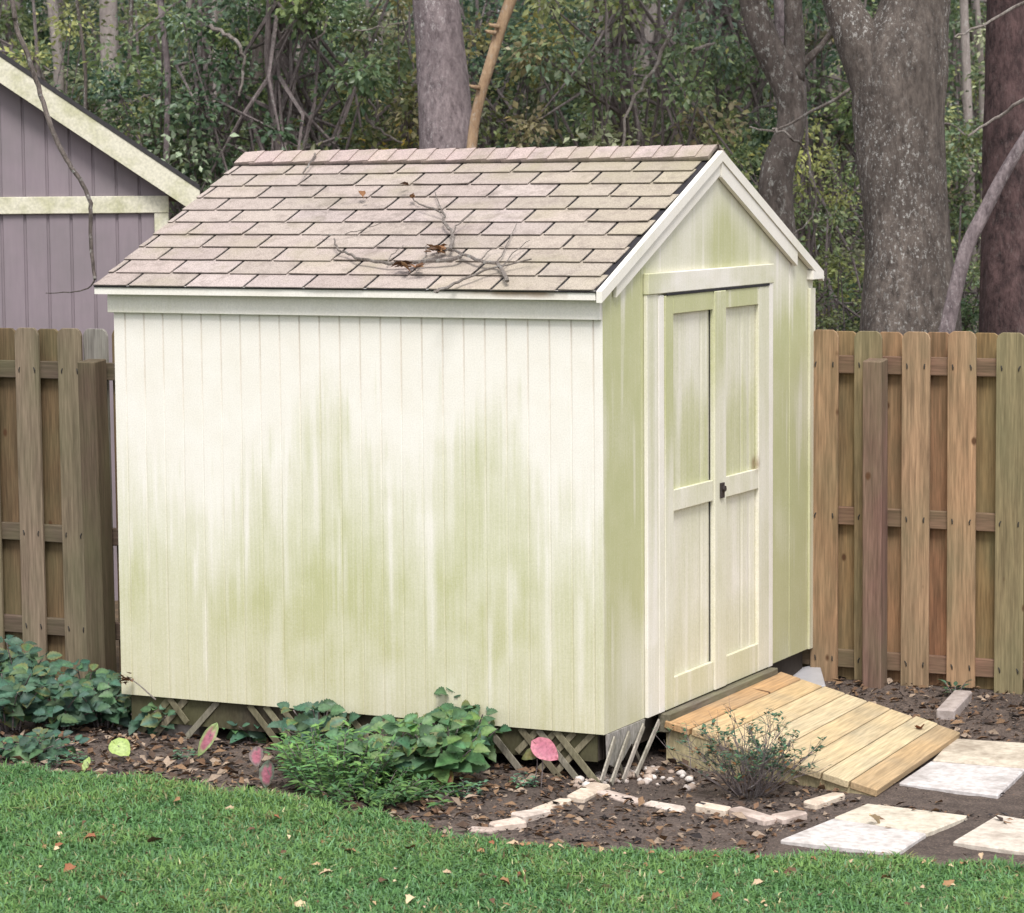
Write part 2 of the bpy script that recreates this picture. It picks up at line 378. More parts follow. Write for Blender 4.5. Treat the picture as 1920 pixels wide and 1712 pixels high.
def strip_sheet(name, xs, y0f, y1f, ny, dz, m):
    vs = []; fs = []
    for x in xs:
        for j in range(ny+1):
            t = j/ny; y = y0f(x)+(y1f(x)-y0f(x))*t; vs.append((x, y, gz(x, y)+dz(x, y)))
    n = ny+1
    for i in range(len(xs)-1):
        for j in range(ny): fs.append((i*n+j, (i+1)*n+j, (i+1)*n+j+1, i*n+j+1))
    b = MB(); b.add(vs, fs); return b.build(name, m, smooth=True)
lx = [-30, -15, -8]+lin(-6, 5, 110)+[8, 15, 30]
lawn = strip_sheet('lawn', lx, lambda x: -14, lambda x: edge(x)+.02*n3(x*5, 0, 0), 60, lambda x, y: .012, 'turf'); tag(lawn, kind='structure')
bed = strip_sheet('mulch_bed', lin(-5, 3.6, 170), lambda x: edge(x)-.05, lambda x: 2.6 if x > -2.6 else 1.05, 60,
                  lambda x, y: .008+.006*n3(x*4, y*4, 0)+.005*n3(x*14, y*14, 3), 'mulch'); tag(bed, kind='structure')

# grass blades: one mass
def make_grass():
    n = 300000
    x = NR.uniform(-3.3, 3.1, n); ed = np.interp(x, [e[0] for e in EDGE], [e[1] for e in EDGE]); y = ed+.03*np.sin(x*21)+.02*np.sin(x*53)+.035*NR.standard_normal(n)*(NR.random(n) < .3)+.04*np.sin(x*7.3+1)*np.sin(x*2.9)-(NR.uniform(0, 1, n)**1.15*2.62-.02)
    ok = np.ones(n, bool)
    # visible trapezoid with margin
    ok &= y > -3.4-.0*x
    ok &= ((x-CX)*cyw+(y-CY)*syw) > -2.2*1.15; ok &= ((x-CX)*cyw+(y-CY)*syw) < 2.2*1.15
    x, y = x[ok], y[ok]; n = len(x)
    z = np.array([gz(a, b) for a, b in zip(x, y)])+.008
    pn = np.array([n3(a*1.6, b*1.6, 5)+.7*n3(a*5, b*5, 8) for a, b in zip(x, y)])
    h = (.03+.04*NR.random(n)**1.3)*(1+.3*pn); a = NR.uniform(0, 6.283, n); lean = NR.uniform(.2, 1.25, n)
    wv = .0026+.0026*NR.random(n)
    dx, dy = np.cos(a), np.sin(a)
    B = np.c_[x, y, z]; Dr = np.c_[dx, dy, 0*x]; Sd = np.c_[-dy, dx, 0*x]
    up = np.c_[0*x, 0*x, np.ones(n)]
    mid = B+up*(h*.6)[:, None]+Dr*(h*lean*.35)[:, None]; tip = B+up*(h*(1-.35*lean))[:, None]+Dr*(h*lean)[:, None]
    w_ = wv[:, None]
    V = np.stack([B-Sd*w_, B+Sd*w_, mid+Sd*w_*.8, mid-Sd*w_*.8, tip], 1).reshape(-1, 3)
    k = np.arange(n)*5
    T = np.concatenate([np.stack([k, k+1, k+2], 1), np.stack([k, k+2, k+3], 1), np.stack([k+3, k+2, k+4], 1)])
    cA = np.array((.105, .23, .078)); cB = np.array((.18, .305, .09)); cC = np.array((.125, .235, .115))
    t = np.clip(.45+.8*pn+.22*NR.standard_normal(n), 0, 1)[:, None]
    c = cA*(1-t)+cB*t
    th = np.array([n3(a*2.3+9, b*2.3, 3)+.6*n3(a*8, b*8, 1) for a, b in zip(x, y)]); q = NR.random(n); dry = (th > .3) & (NR.random(n) < .16)
    c[q < .25] = cC*NR.uniform(.8, 1.5, ((q < .25).sum(), 1))
    c[q > .95] = np.array((.42, .39, .22))*NR.uniform(.5, 1.3, ((q > .95).sum(), 1)); c[q > .98] = np.array((.16, .11, .06)); c[dry] = np.array((.27, .26, .11))*NR.uniform(.7, 1.2, (dry.sum(), 1))
    c *= NR.uniform(.85, 1.3, (n, 1))
    o = bpy.data.objects.new('grass', np_mesh('grass', V, T, np.repeat(c, 5, 0), 'grass')); COL.objects.link(o)
    tag(o, 'short mown green lawn grass in front of the shed', 'grass', kind='stuff')
make_grass()

# litter: mulch chips and dead leaves in the bed, one mass
def make_litter():
    n = 34000; x = NR.uniform(-4.4, 3.2, n); y = NR.uniform(-1.35, 2.55, n)
    ed = np.interp(x, [e[0] for e in EDGE], [e[1] for e in EDGE])
    PAVQ = [((1.02, -.92), (1.72, .08)), ((1.05, .2), (1.75, 1.55)), ((1.52, -.85), (2.3, -.02))]
    ok = (y > ed-.06) & ~((x > -2.36) & (x < -.06) & (y > .08)) & ~((x < -2.5) & (y > 1.0))
    for (xa, ya), (xb, yb) in PAVQ: ok &= ~((x > xa) & (x < xb) & (y > ya) & (y < yb) & (NR.random(n) < .955))
    ok &= ~((x > -.05) & (x < .5) & (y > -.25) & (y < .28) & (NR.random(n) < .75))
    x, y = x[ok], y[ok]; n = len(x)
    z = np.array([gz(a, b)+.006*n3(a*4, b*4, 0)+.012 for a, b in zip(x, y)])+NR.uniform(0, .010, n)
    a = NR.uniform(0, 6.283, n); D = np.c_[np.cos(a), np.sin(a), NR.normal(0, .35, n)]; Nn = np.c_[NR.normal(0, .45, (n, 2)), np.ones(n)]
    big = NR.random(n) < np.where(x < -.2, .36, .17)
    ln = np.where(big, NR.uniform(.035, .075, n), NR.uniform(.008, .03, n)); wd = np.where(big, ln*.5, ln*NR.uniform(.25, .6, n))
    pal = np.array([(.03, .025, .025), (.055, .04, .035), (.09, .06, .045), (.16, .095, .06), (.24, .15, .09), (.33, .25, .19), (.045, .04, .042)])
    pw = np.array([.17, .18, .16, .15, .12, .10, .12]); c = pal[NR.choice(7, n, p=pw/pw.sum())]*NR.uniform(.7, 1.3, (n, 1))
    lb = big & (NR.random(n) < .6); c[lb] = pal[NR.choice([2, 3, 4, 5], lb.sum())]
    V, Fc, C = leaf_cloud(np.c_[x, y, z], D, Nn, ln, wd, c)
    o = bpy.data.objects.new('leaf_litter', np_mesh('leaf_litter', V, Fc, C, 'litter')); COL.objects.link(o)
    tag(o, 'brown bark chips and dead leaves covering the planting bed', 'mulch', kind='stuff')
make_litter()
# ------------------------------------------------------------------ the cream shed
SL, SW, EZ, AZ, SLP = 2.44, 2.522, 1.888, 2.475, (2.475-1.888)/(1.261+.07)
def roofz(y): return AZ-abs(y-1.261)*SLP
def interp(x, pts):
    for (a, va), (b, vb) in zip(pts, pts[1:]):
        if x <= b: return va+(vb-va)*max(0, (x-a))/(b-a)
    return pts[-1][1]
def streak(u, z, s): return n3(u*13, z*.8, s)+.6*n3(u*37, z*1.3, s+4)+.3*n3(u*80, z*2.2, s+9)
DR = [(R.uniform(0, 2.44), R.uniform(.35, 1.0), R.uniform(.15, .45), R.uniform(.0045, .011), R.uniform(.2, .6)) for _ in range(45)]
DG = [(R.uniform(.3, 2.3), R.uniform(.9, 1.5), R.uniform(.1, .35), R.uniform(.004, .010), R.uniform(.1, .35)) for _ in range(40)]
def stain_side(x, y, z):
    u = x+SL
    b = interp(u, [(0, 1.25), (.2, 1.1), (.45, .95), (.7, 1.05), (.9, 1.25), (1.02, 1.42), (1.18, 1.44), (1.27, 1.2), (1.5, 1.15), (1.65, 1.38), (1.95, 1.42), (2.1, 1.3), (2.2, 1.0), (2.44, 1.15)])
    st = streak(u, z, 3)
    s = 1-sst(b-.95, b+.32, z+.13*st+.14*n3(u*4, z*2.5, 55))
    s *= .80+.3*n3(u*2.2, z*1.8, 7)+.30*n3(u*6, z*4, 17)+.15*n3(u*15, z*9, 18)
    for cu, cz, ru, rz, a in ((1.08, 1.12, .09, .25, .42), (.95, .5, .45, .35, .22), (1.85, 1.08, .2, .28, .26), (.25, .75, .25, .3, .18), (1.35, .42, .3, .3, .15), (.8, .9, .2, .3, .15)):
        s += a*math.exp(-((u-cu)/ru)**2-((z-cz)/rz)**2)*(.8+.5*st)
    s *= 1-.42*sst(.1, .8, st)
    s *= .68+.32*sst(.0, .5, z+.15*n3(u*6, 0, 1)); s = max(s, (.72+.22*n3(u*9, z*.7, 61))*(1-sst(.45, 1.1, z+.2*n3(u*5, z, 8))))
    for cu, z0, ln_, ww, a in DG:
        if abs(u-cu) < ww*2.5 and abs(z-z0) < ln_: s += a*math.exp(-((u-cu)/ww)**2)*(1-abs(z-z0)/ln_)
    for cu, z0, ln_, ww, a in DR:
        if abs(u-cu) < ww*2.5 and z0 < z < z0+ln_+.1: s *= 1-a*math.exp(-((u-cu)/ww)**2)*sst(z0, z0+.2, z)*(1-sst(z0+ln_, z0+ln_+.1, z))
    for cu, z0, z1, ww in ((.5, .55, .95, .016), (.46, .1, .5, .012), (1.05, .75, 1.2, .02), (1.2, .95, 1.25, .018), (1.62, .3, .9, .018), (2.18, .2, .8, .022), (2.33, .1, .6, .02), (.83, .8, 1.1, .018), (1.9, .1, .5, .015), (.68, .6, .9, .014), (1.42, .5, 1.0, .014), (2.0, .3, .7, .016)):
        s *= 1-.5*math.exp(-((u-cu)/ww)**2)*sst(z0-.1, z0+.1, z)*(1-sst(z1-.1, z1+.1, z))
    return max(0, min(1, s))
def stain_gable(x, y, z):
    st = streak(y, z, 21); s = .55*(1-.5*sst(2.0, 2.4, z))+.16*n3(y*7, z*.8, 77)
    s += .95*sst(-.06, .08, y)*(1-sst(.38, .50, y))*(1-sst(1.72, 2.0, z+.1*st))*(.5+.5*sst(.2, 1.1, z))
    s += .85*sst(1.86, 1.98, y)*(1-sst(2.42, 2.52, y))*(1-sst(1.5, 1.9, z+.1*st))
    s += .95*math.exp(-((y-1.42)/.27)**2-((z-2.0)/.2)**2)
    s += .45*math.exp(-((y-.42)/.25)**2-((z-1.75)/.2)**2)
    s *= 1-.45*sst(.25, .7, st); s *= .75+.5*n3(y*3, z*2, 31)
    return max(0, min(1, s))
def stain_door(x, y, z):
    st = streak(y, z, 41)
    s = .85*sst(.75, .98, z)*(1-sst(1.22, 1.62, z+.12*st))*(1-.0)
    s += .8*sst(1.72, 1.78, z)*(1-sst(1.8, 1.86, z)*.3)
    s += .55*(1-sst(.12, .42, abs(z-.18)))*sst(.0, .05, z)
    if x > .012: s = .75*sst(.9, 1.5, z+.3*n3(y*9, 0, 3))+.35*(1-sst(.1, .5, z))+.35
    if 1.16 < y < 1.31: s = .75*sst(1.15, 1.6, z-.8*(y-1.23)+.15*st)+.1
    if y > 1.72 and x > .012: s *= .45
    s = max(s, .40+.25*n3(y*5, z*1.5, 91))
    s *= 1-.4*sst(.2, .6, st)
    return max(0, min(1, s))
def no_stain(x, y, z): return max(0, .13+.3*n3(x*2, y*2, z*6))
def zero(x, y, z): return 0

shed = empty('garden_shed', (0, 0, -.2), 'small cream painted wooden shed streaked with green algae, standing between the two fences', 'shed')
def siding(name, U, place, ztop, stain, zbot=0, spacing=.1016, first=.06, grooves=None):
    us = [(0, 0)]; u = first
    while u < U-.03:
        us += [(u-.0045, 0), (u-.0022, -.0042), (u+.0022, -.0042), (u+.0045, 0)]; u += spacing
    us.append((U, 0)); full = []
    if grooves is not None:
        us = [(0, 0)]+[w_ for u in grooves for w_ in ((u-.0045, 0), (u-.0025, -.005), (u+.0025, -.005), (u+.0045, 0))]+[(U, 0)]
    for (a, da), (b, db) in zip(us, us[1:]):
        full.append((a, da))
        if b-a > .03:
            nn = max(9, int((b-a)/.0105)); full += [(a+(b-a)*k/nn, 0) for k in range(1, nn)]
    full.append(us[-1]); nz = 64; vs = []; fs = []
    for (u, d) in full:
        for k in range(nz+1): vs.append(place(u, d, zbot+(ztop(u)-zbot)*k/nz))
    m = nz+1
    for i in range(len(full)-1):
        for k in range(nz): fs.append((i*m+k, (i+1)*m+k, (i+1)*m+k+1, i*m+k+1))
    b = MB(); b.add(vs, fs); return b.build(name, 'siding', shed, stain, None if grooves is not None else (lambda x_, y_, z_: (.06+.2*sst(1.2, 1.7, z_)+.12*n3(x_*8, 0, z_*5)) if y_ > .0006 else 0))
siding('side_wall', SL, lambda u, d, z: (u-SL, -d*(.35+.65*sst(1.0, 1.55, z)), z), lambda u: 1.85, stain_side)
siding('gable_wall', SW, lambda u, d, z: (d, u, z), lambda u: roofz(u)-.03, stain_gable, grooves=(.40, 2.2))
b = MB(); b.box((-SL, SW-.02, 0), (-.01, SW, 1.85)); b.build('rear_wall', 'siding', shed, no_stain)
b = MB(); b.add([(-SL, .002, 0), (-SL, SW, 0), (-SL, SW, 1.83), (-SL, 1.261, 2.43), (-SL, .002, 1.83)], [(0, 4, 3, 2, 1)]); b.build('end_wall', 'siding', shed, no_stain)
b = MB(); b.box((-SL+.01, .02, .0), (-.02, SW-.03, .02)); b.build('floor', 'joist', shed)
b = MB(); b.gbox((-SL-.02, -.022, 1.757), (-.002, -.002, 1.853), .1); b.build('frieze_board', 'siding', shed, no_stain, bevel=.002)
def rust_f(x, y, z):
    r = math.exp(-((x+.36)/.22)**2)*(1.15+1.0*n3(x*9, 0, z*30))*sst(1.842, 1.868, z)
    r += .8*max(0, n3(x*7, 2, z*60)-.05)*sst(1.855, 1.885, z)*(1 if x < -.5 else .4)
    return max(0, min(.85, r))*sst(-.02, -.1, x) if False else max(0, min(.85, r))*(1 if x < -.13 else 0)
b = MB(); b.gbox((-SL-.054, -.072, 1.842), (.0, -.056, 1.882), .012); b.build('fascia_board', 'siding', shed, zero, rust_f)
b = MB(); b.box((-SL-.054, -.056, 1.853), (-.001, -.0005, 1.862)); b.build('soffit', 'siding', shed, zero)
# corner trim on the gable side edge (narrow)
b = MB(); b.gbox((.0005, SW-.07, 0), (.014, SW+.004, 1.80), .05); b.build('corner_board', 'siding', shed, stain_gable, bevel=.002)
# roof deck, both slopes
def slope_pt(x, s, h, side=1):
    """s metres down from the ridge along the slope, h metres above the deck"""
    c = 1/math.hypot(1, SLP); sn = SLP*c
    y = 1.261-side*(s*c+0)-side*h*sn*1; z = AZ-.012-s*sn+h*c
    return Vector((x, y, z))
SLEN = 1.331*math.hypot(1, SLP)
X0, X1 = -SL-.054, .004
roof = None
b = MB()
for side in (1, -1):
    q0 = [slope_pt(X0, 0, -.018, side), slope_pt(X1, 0, -.018, side), slope_pt(X1, SLEN, -.018, side), slope_pt(X0, SLEN, -.018, side)]
    q1 = [slope_pt(X0, 0, 0, side), slope_pt(X1, 0, 0, side), slope_pt(X1, SLEN, 0, side), slope_pt(X0, SLEN, 0, side)]
    b.hexa(q0, q1)
roof = b.build('roof', 'felt', shed)
SHC0 = [(.50, .41, .375), (.52, .42, .395), (.485, .405, .37), (.51, .425, .365), (.495, .42, .37), (.545, .455, .445), (.47, .39, .355)]
SHC = [tuple(.5*a+.5*m for a, m in zip(c, (.495, .418, .378))) for c in SHC0]
for side in (1, -1):
    b = MB(); b.hexa([slope_pt(X0, SLEN-.06, .0004, side), slope_pt(X1, SLEN-.06, .0004, side), slope_pt(X1, SLEN+.0075, .0004, side), slope_pt(X0, SLEN+.0075, .0004, side)],
           [slope_pt(X0, SLEN-.06, .0032, side), slope_pt(X1, SLEN-.06, .0032, side), slope_pt(X1, SLEN+.0075, .0045, side), slope_pt(X0, SLEN+.0075, .0045, side)])
    b.build('starter_strip', 'felt', roof)
def shingles(side):
    vs, fs, cs = [], [], []
    mb = MB(); rw = .1372; nc = 10; tab = .3048
    for r in range(nc):
        s1 = SLEN+.008-r*rw; s0 = s1-rw-.03
        x = X0-(tab*.5 if r % 2 else 0)-.12
        while x < X1:
            xa, xb = max(x+.0075, X0), min(x+tab-.0075, X1-.006-(R.random()*.022 if side == 1 else 0))
            if xb-xa > .02:
                dj = R.uniform(-.003, .003); lift = R.uniform(0, .003); curl = R.uniform(0, .004) if R.random() < .3 else 0
                c = SHC[R.randrange(7)]; k = R.uniform(.88, 1.06)
                yel = sst(-1.2, .1, xa+.4*n3(xa*2, r*.5, 3)); c = (c[0]*k*(1-.04*yel), c[1]*k, c[2]*k*(1-.14*yel))
                nx = 5; h0 = .002; t = .0042
                rows = []
                for (ss, hb) in ((s0, h0+.001), (s0+.1, h0+.006), (s1+dj, h0+.0095+lift)):
                    rows.append([(xa+(xb-xa)*i/nx, ss+R.uniform(-.0008, .0008), hb+(curl*(abs(i/nx-.5)*2)**2 if ss > s0+.11 else 0)) for i in range(nx+1)])
                base = len(mb.v); n1 = nx+1
                P = [slope_pt(px_, s_, h_, side) for row in rows for (px_, s_, h_) in row]+[slope_pt(px_, s_, h_-t-.002, side) for (px_, s_, h_) in rows[2]]
                P += [slope_pt(rows[k_][e][0], rows[k_][e][1], rows[k_][e][2]-t, side) for e in (0, nx) for k_ in (0, 1, 2)]
                F_ = []
                for k_ in range(2):
                    for i in range(nx): F_.append((k_*n1+i, k_*n1+i+1, (k_+1)*n1+i+1, (k_+1)*n1+i))
                for i in range(nx): F_.append((2*n1+i, 2*n1+i+1, 3*n1+i+1, 3*n1+i))
                e0 = 4*n1
                F_ += [(0, n1, e0+1, e0), (n1, 2*n1, e0+2, e0+1), (nx, e0+3, e0+4, n1+nx), (n1+nx, e0+4, e0+5, 2*n1+nx)]
                if side == 1: F_ = [q[::-1] for q in F_]
                mb.add(P, F_, c)
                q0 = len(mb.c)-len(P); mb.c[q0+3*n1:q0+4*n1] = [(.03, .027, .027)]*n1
            x += tab
    def st(x, y, z):
        s = 0
        if side == 1:
            for cx_, cs_, rx, rs, a in ((-1.45, .62, .38, .18, .9), (-1.0, .9, .35, .14, .75), (-1.75, .45, .3, .12, .4), (-.5, 1.25, .4, .12, .5), (-.9, .6, .25, .2, .35)):
                ss = (1.261-y)*math.hypot(1, SLP)
                s += a*math.exp(-((x-cx_)/rx)**2-((ss-cs_)/rs)**2)*(.5+.8*n3(x*6, ss*6, 2))
        return max(0, min(.55, s*.6))
    o = mb.build('shingles', 'shingle', roof, st, col=True); return o
shingles(1); shingles(-1)
mb = MB(); x = X0-.02; k = 0
while x < X1-.02:
    xa, xb = max(x, X0), min(x+.135, X1+.004); c = SHC[R.randrange(7)]; q = R.uniform(.92, 1.1); c = tuple(v*q for v in c)
    c = (c[0]*1.02, c[1]*.97, c[2]*1.0); wd = .118+R.uniform(-.003, .003)
    for side in (1, -1):
        P = []
        for xx, h in ((xa, .025), (xb, .033)):
            for ss, dh in ((0, .004), (wd*.5, .002), (wd, -.002)): P.append(slope_pt(xx, ss, h+dh+R.uniform(0, .001), side))
        P += [slope_pt(xa, wd, .006, side), slope_pt(xb, wd, .010, side), slope_pt(xb, 0, .02, side), slope_pt(xb, wd*.5, .017, side)]
        F_ = [(0, 1, 4, 3), (1, 2, 5, 4), (2, 6, 7, 5), (3, 4, 9, 8), (4, 5, 7, 9)]
        P[6:6] = []; mb.add(P, F_ if side == -1 else [f[::-1] for f in F_], c); mb.c[-4:] = [(.03, .027, .027)]*4  # lower edge vertices coloured dark to imitate the shadow line below the cap
    x += .1055
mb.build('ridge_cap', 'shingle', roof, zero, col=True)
# rakes
def rake(name, y0, y1, top, bot, x0, x1, parent=shed, st=zero):
    mb = MB(); n = 16
    for i in range(n):
        a, c = y0+(y1-y0)*i/n, y0+(y1-y0)*(i+1)/n
        mb.hexa([(x0, a, roofz(a)-bot), (x1, a, roofz(a)-bot), (x1, c, roofz(c)-bot), (x0, c, roofz(c)-bot)],
                [(x0, a, roofz(a)-top), (x1, a, roofz(a)-top), (x1, c, roofz(c)-top), (x0, c, roofz(c)-top)])
    bm = bmesh.new(); me = bpy.data.meshes.new('t'); me.from_pydata(mb.v, [], mb.f); bm.from_mesh(me)
    bmesh.ops.remove_doubles(bm, verts=bm.verts, dist=1e-5)
    dead = [f for f in bm.faces if all(len(e.link_faces) > 2 for e in f.edges if abs(e.verts[0].co.y-e.verts[1].co.y) < 1e-6) and abs(f.normal.y) > .9 and y0+1e-4 < f.calc_center_median().y < y1-1e-4]
    bmesh.ops.delete(bm, geom=dead, context='FACES_ONLY'); bm.to_mesh(me); bm.free()
    m2 = MB(); m2.add([v.co for v in me.vertices], [tuple(p.vertices) for p in me.polygons]); bpy.data.meshes.remove(me)
    return m2.build(name, 'siding', parent, st)
rake('rake_board', -.075, 1.2605, .006, .054, .006, .032, st=no_stain); rake('rake_board', 1.2615, 2.597, .006, .054, .006, .032, st=no_stain)
rake('rake_trim', .10, 1.2605, .056, .115, .0045, .020, st=no_stain); rake('rake_trim', 1.2615, 2.24, .056, .125, .0045, .026, st=no_stain)
b = MB(); b.hexa([(.0, 2.44, 1.845), (.034, 2.44, 1.845), (.034, 2.597, 1.845), (.0, 2.597, 1.845)], [(.0, 2.44, roofz(2.44)-.066), (.034, 2.44, roofz(2.44)-.066), (.034, 2.597, roofz(2.597)-.03), (.0, 2.597, roofz(2.597)-.03)]); b.build('eave_return', 'siding', shed, zero)
b = MB(); b.box((-SL-.054, 2.578, 1.842), (-.0, 2.594, 1.882)); b.build('fascia_board', 'siding', shed, zero)
# door and its trim
b = MB(); b.gbox((.001, .42, 1.846), (.026, 1.925, 1.937), .04); b.build('door_header', 'siding', shed, lambda x, y, z: max(0, .2+.5*(1-sst(.45, .75, y))+.3*sst(1.4, 1.6, y)+.25*n3(y*6, z*20, 1)), bevel=.003)
b = MB(); b.gbox((.001, .425, .0), (.018, .545, 1.845), .03); b.build('door_casing', 'siding', shed, lambda x, y, z: max(0, .45+.4*n3(y*20, z*.8, 51)-.3*sst(1.2, .3, z) if z > .3 else .25), bevel=.002)
b = MB(); b.gbox((.001, .548, .0), (.020, .606, 1.838), .03); b.build('door_casing', 'siding', shed, lambda x, y, z: max(0, .15+.3*n3(y*20, z, 52)), bevel=.002)
b = MB(); b.gbox((.001, 1.866, .0), (.022, 1.922, 1.845), .03); b.build('door_casing', 'siding', shed, lambda x, y, z: max(0, .12+.25*n3(y*20, z*2, 53)), bevel=.002)
def rust_door(x, y, z): return min(.9, 1.1*math.exp(-((y-1.712)/.022)**2-((z-.998)/.028)**2))
def door(y0, y1, hinge_left):
    mb = MB(); nu = int((y1-y0)/.02); vs = []; fs = []
    us = [y0+(y1-y0)*i/nu for i in range(nu+1)]; nz = 60
    for u in us:
        for k in range(nz+1): vs.append((.0035-(.004 if abs(((u-y0) % .1016)-.05) < .006 else 0), u, .004+1.83*k/nz))
    for i in range(nu):
        for k in range(nz): fs.append((i*(nz+1)+k, (i+1)*(nz+1)+k, (i+1)*(nz+1)+k+1, i*(nz+1)+k+1))
    mb.add(vs, fs); d = mb.build('door', 'siding', shed, stain_door, rust_door)
    for (a, c) in ((y0, y0+.092), (y1-.092, y1)) if hinge_left else ((y1-.135, y1),):
        if hinge_left and a > y0+.2: continue
        s = MB(); s.gbox((.004, a, .003), (.024, c, 1.834), .03); s.build('stile', 'siding', d, stain_door, rust_door, bevel=.002)
    ya, yb = (y0+.093, y1-.001) if hinge_left else (y0+.001, y1-.136)
    for za, zb in ((.003, .137), (.88, .974), (1.752, 1.834)):
        s = MB(); s.gbox((.004, ya, za), (.0235, yb, zb), .03); s.build('rail', 'siding', d, stain_door, rust_door, bevel=.002)
    return d
b = MB(); b.box((.0245, .62, 1.8355), (.0275, 1.862, 1.8455)); b.build('header_shade_strip', 'felt', shed)  # dark strip added in place of the shadow line under the header
b = MB(); b.box((.0036, 1.1622, .01), (.0065, 1.1668, 1.83)); b.build('door_seam_shade', 'felt', shed)  # thin dark strip imitating the shadow line where door meets centre stile
d1 = door(.609, 1.162, True); d2 = door(1.306, 1.864, False)
s = MB(); s.gbox((.004, 1.167, .003), (.030, 1.305, 1.834), .025); s.build('stile', 'siding', d1, stain_door, bevel=.003)
s = MB(); s.box((.0305, 1.222, .885), (.040, 1.262, .955)); s.tube([(.0395, 1.242, .928), (.052, 1.242, .928)], .014, 12)
s.build('door_latch', 'darkmetal', d1, color=(.05, .04, .04), bevel=.001)
s = MB(); s.gbox((.0005, .57, -.088), (.058, 1.90, -.004), .06); s.build('door_sill', 'greywood', shed, color=(.24, .21, .17), bevel=.004)
# base: skids, rims, broken lattice
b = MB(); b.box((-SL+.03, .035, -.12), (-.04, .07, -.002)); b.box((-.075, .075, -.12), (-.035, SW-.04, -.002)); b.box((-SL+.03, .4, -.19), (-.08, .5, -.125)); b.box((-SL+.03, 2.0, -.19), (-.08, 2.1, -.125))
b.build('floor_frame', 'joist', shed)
b = MB(); b.box((-SL+.035, .028, -.125), (-.045, .0345, -.004)); b.build('rim_board', 'lattice', shed, color=(.07, .06, .04))
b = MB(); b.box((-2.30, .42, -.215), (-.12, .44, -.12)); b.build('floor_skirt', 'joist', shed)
def strip(name, p, q, wd, th, nrm, parent, color):
    p, q = Vector(p), Vector(q); d = (q-p).normalized(); nrm = Vector(nrm).normalized(); sd = d.cross(nrm).normalized(); nn = sd.cross(d)
    mb = MB(); mb.hexa([p-sd*wd/2-nn*th/2, p+sd*wd/2-nn*th/2, p+sd*wd/2+nn*th/2, p-sd*wd/2+nn*th/2], [q-sd*wd/2-nn*th/2, q+sd*wd/2-nn*th/2, q+sd*wd/2+nn*th/2, q-sd*wd/2+nn*th/2])
    return mb.build(name, 'lattice', parent, color=color, bevel=.001)
x = -2.36; i = 0
while x < -.06:
    for sgn, yy in ((1, .016), (-1, .025)):
        if R.random() < (.1 if x > -.85 else .5): continue
        x2 = x+sgn*.17; 
        if x2 < -SL+.03 or x2 > -.02: continue
        full = R.random() < .75; zb = gz(x, 0)-.01 if full else -.11
        t = (zb+.004)/(-.2)
        strip('lattice_strip', (x, yy, -.004), (x+sgn*.19*t, yy-R.random()*.01, zb), R.uniform(.026, .032), .007, (0, -1, 0), shed, R.choice([(.27, .235, .165), (.31, .27, .19), (.22, .19, .13), (.32, .29, .24)]))
    x += .085
for (a, ya, c, yc) in ((1153, 1384, 1127, 1467), (1180, 1374, 1146, 1470), (1207, 1360, 1168, 1464), (1236, 1352, 1192, 1454)):
    p = atx(a, ya, .012); q = atg(c, yc, -.01); q = Vector((.035, q.y, q.z)) if False else atx(c, yc, .03)
    strip('lattice_strip', p, q, .027, .008, (1, 0, 0), shed, R.choice([(.55, .49, .43), (.60, .54, .48)]))
for (a, ya, c, yc) in ((1150, 1400, 1172, 1462), (1182, 1385, 1205, 1440)):
    strip('lattice_strip', atx(a, ya, .002), atx(c, yc, .004), .022, .006, (1, 0, 0), shed, (.2, .17, .15))
mb = MB(); mb.add([(-.004, .02, -.003), (-.004, .42, -.003), (-.004, .40, -.06), (-.004, .33, -.10), (-.004, .27, -.085), (-.004, .18, -.14), (-.004, .09, -.155), (-.004, .03, -.13)], [tuple(range(8))])
mb.add([(.006, .02, -.003), (.006, .42, -.003), (.006, .40, -.06), (.006, .33, -.10), (.006, .27, -.085), (.006, .18, -.14), (.006, .09, -.155), (.006, .03, -.13)], [tuple(range(8))[::-1]])
for k in range(8): mb.add([], []); 
b0 = len(mb.v)-16; mb.f += [(b0+k, b0+(k+1) % 8, b0+8+(k+1) % 8, b0+8+k) for k in range(8)]
o = mb.build('skirt_board', 'lattice', shed, color=(.52, .48, .475)); o['label'] = 'torn grey skirt board with jagged lower edge'

# concrete blocks under the shed's far corners
def block(loc, size, col_, label, rz=0):
    mb = MB(); sx, sy, sz = size; mb.box((-sx/2, -sy/2, 0), (sx/2, sy/2, sz)); o = mb.build('concrete_block', 'stone', color=col_, bevel=.008); o.location = loc; o.rotation_euler.z = rz
    return tag(o, label, 'block')
block((-2.22, .13, gz(-2.2, .1)-.005), (.30, .15, .125), (.30, .27, .25), 'grey concrete block under the shed at its fence-side end', .05)
block((-.11, 2.42, gz(-.1, 2.4)-.005), (.13, .16, .09), (.22, .19, .18), 'small dark concrete block under the shed corner near the right fence', .0)

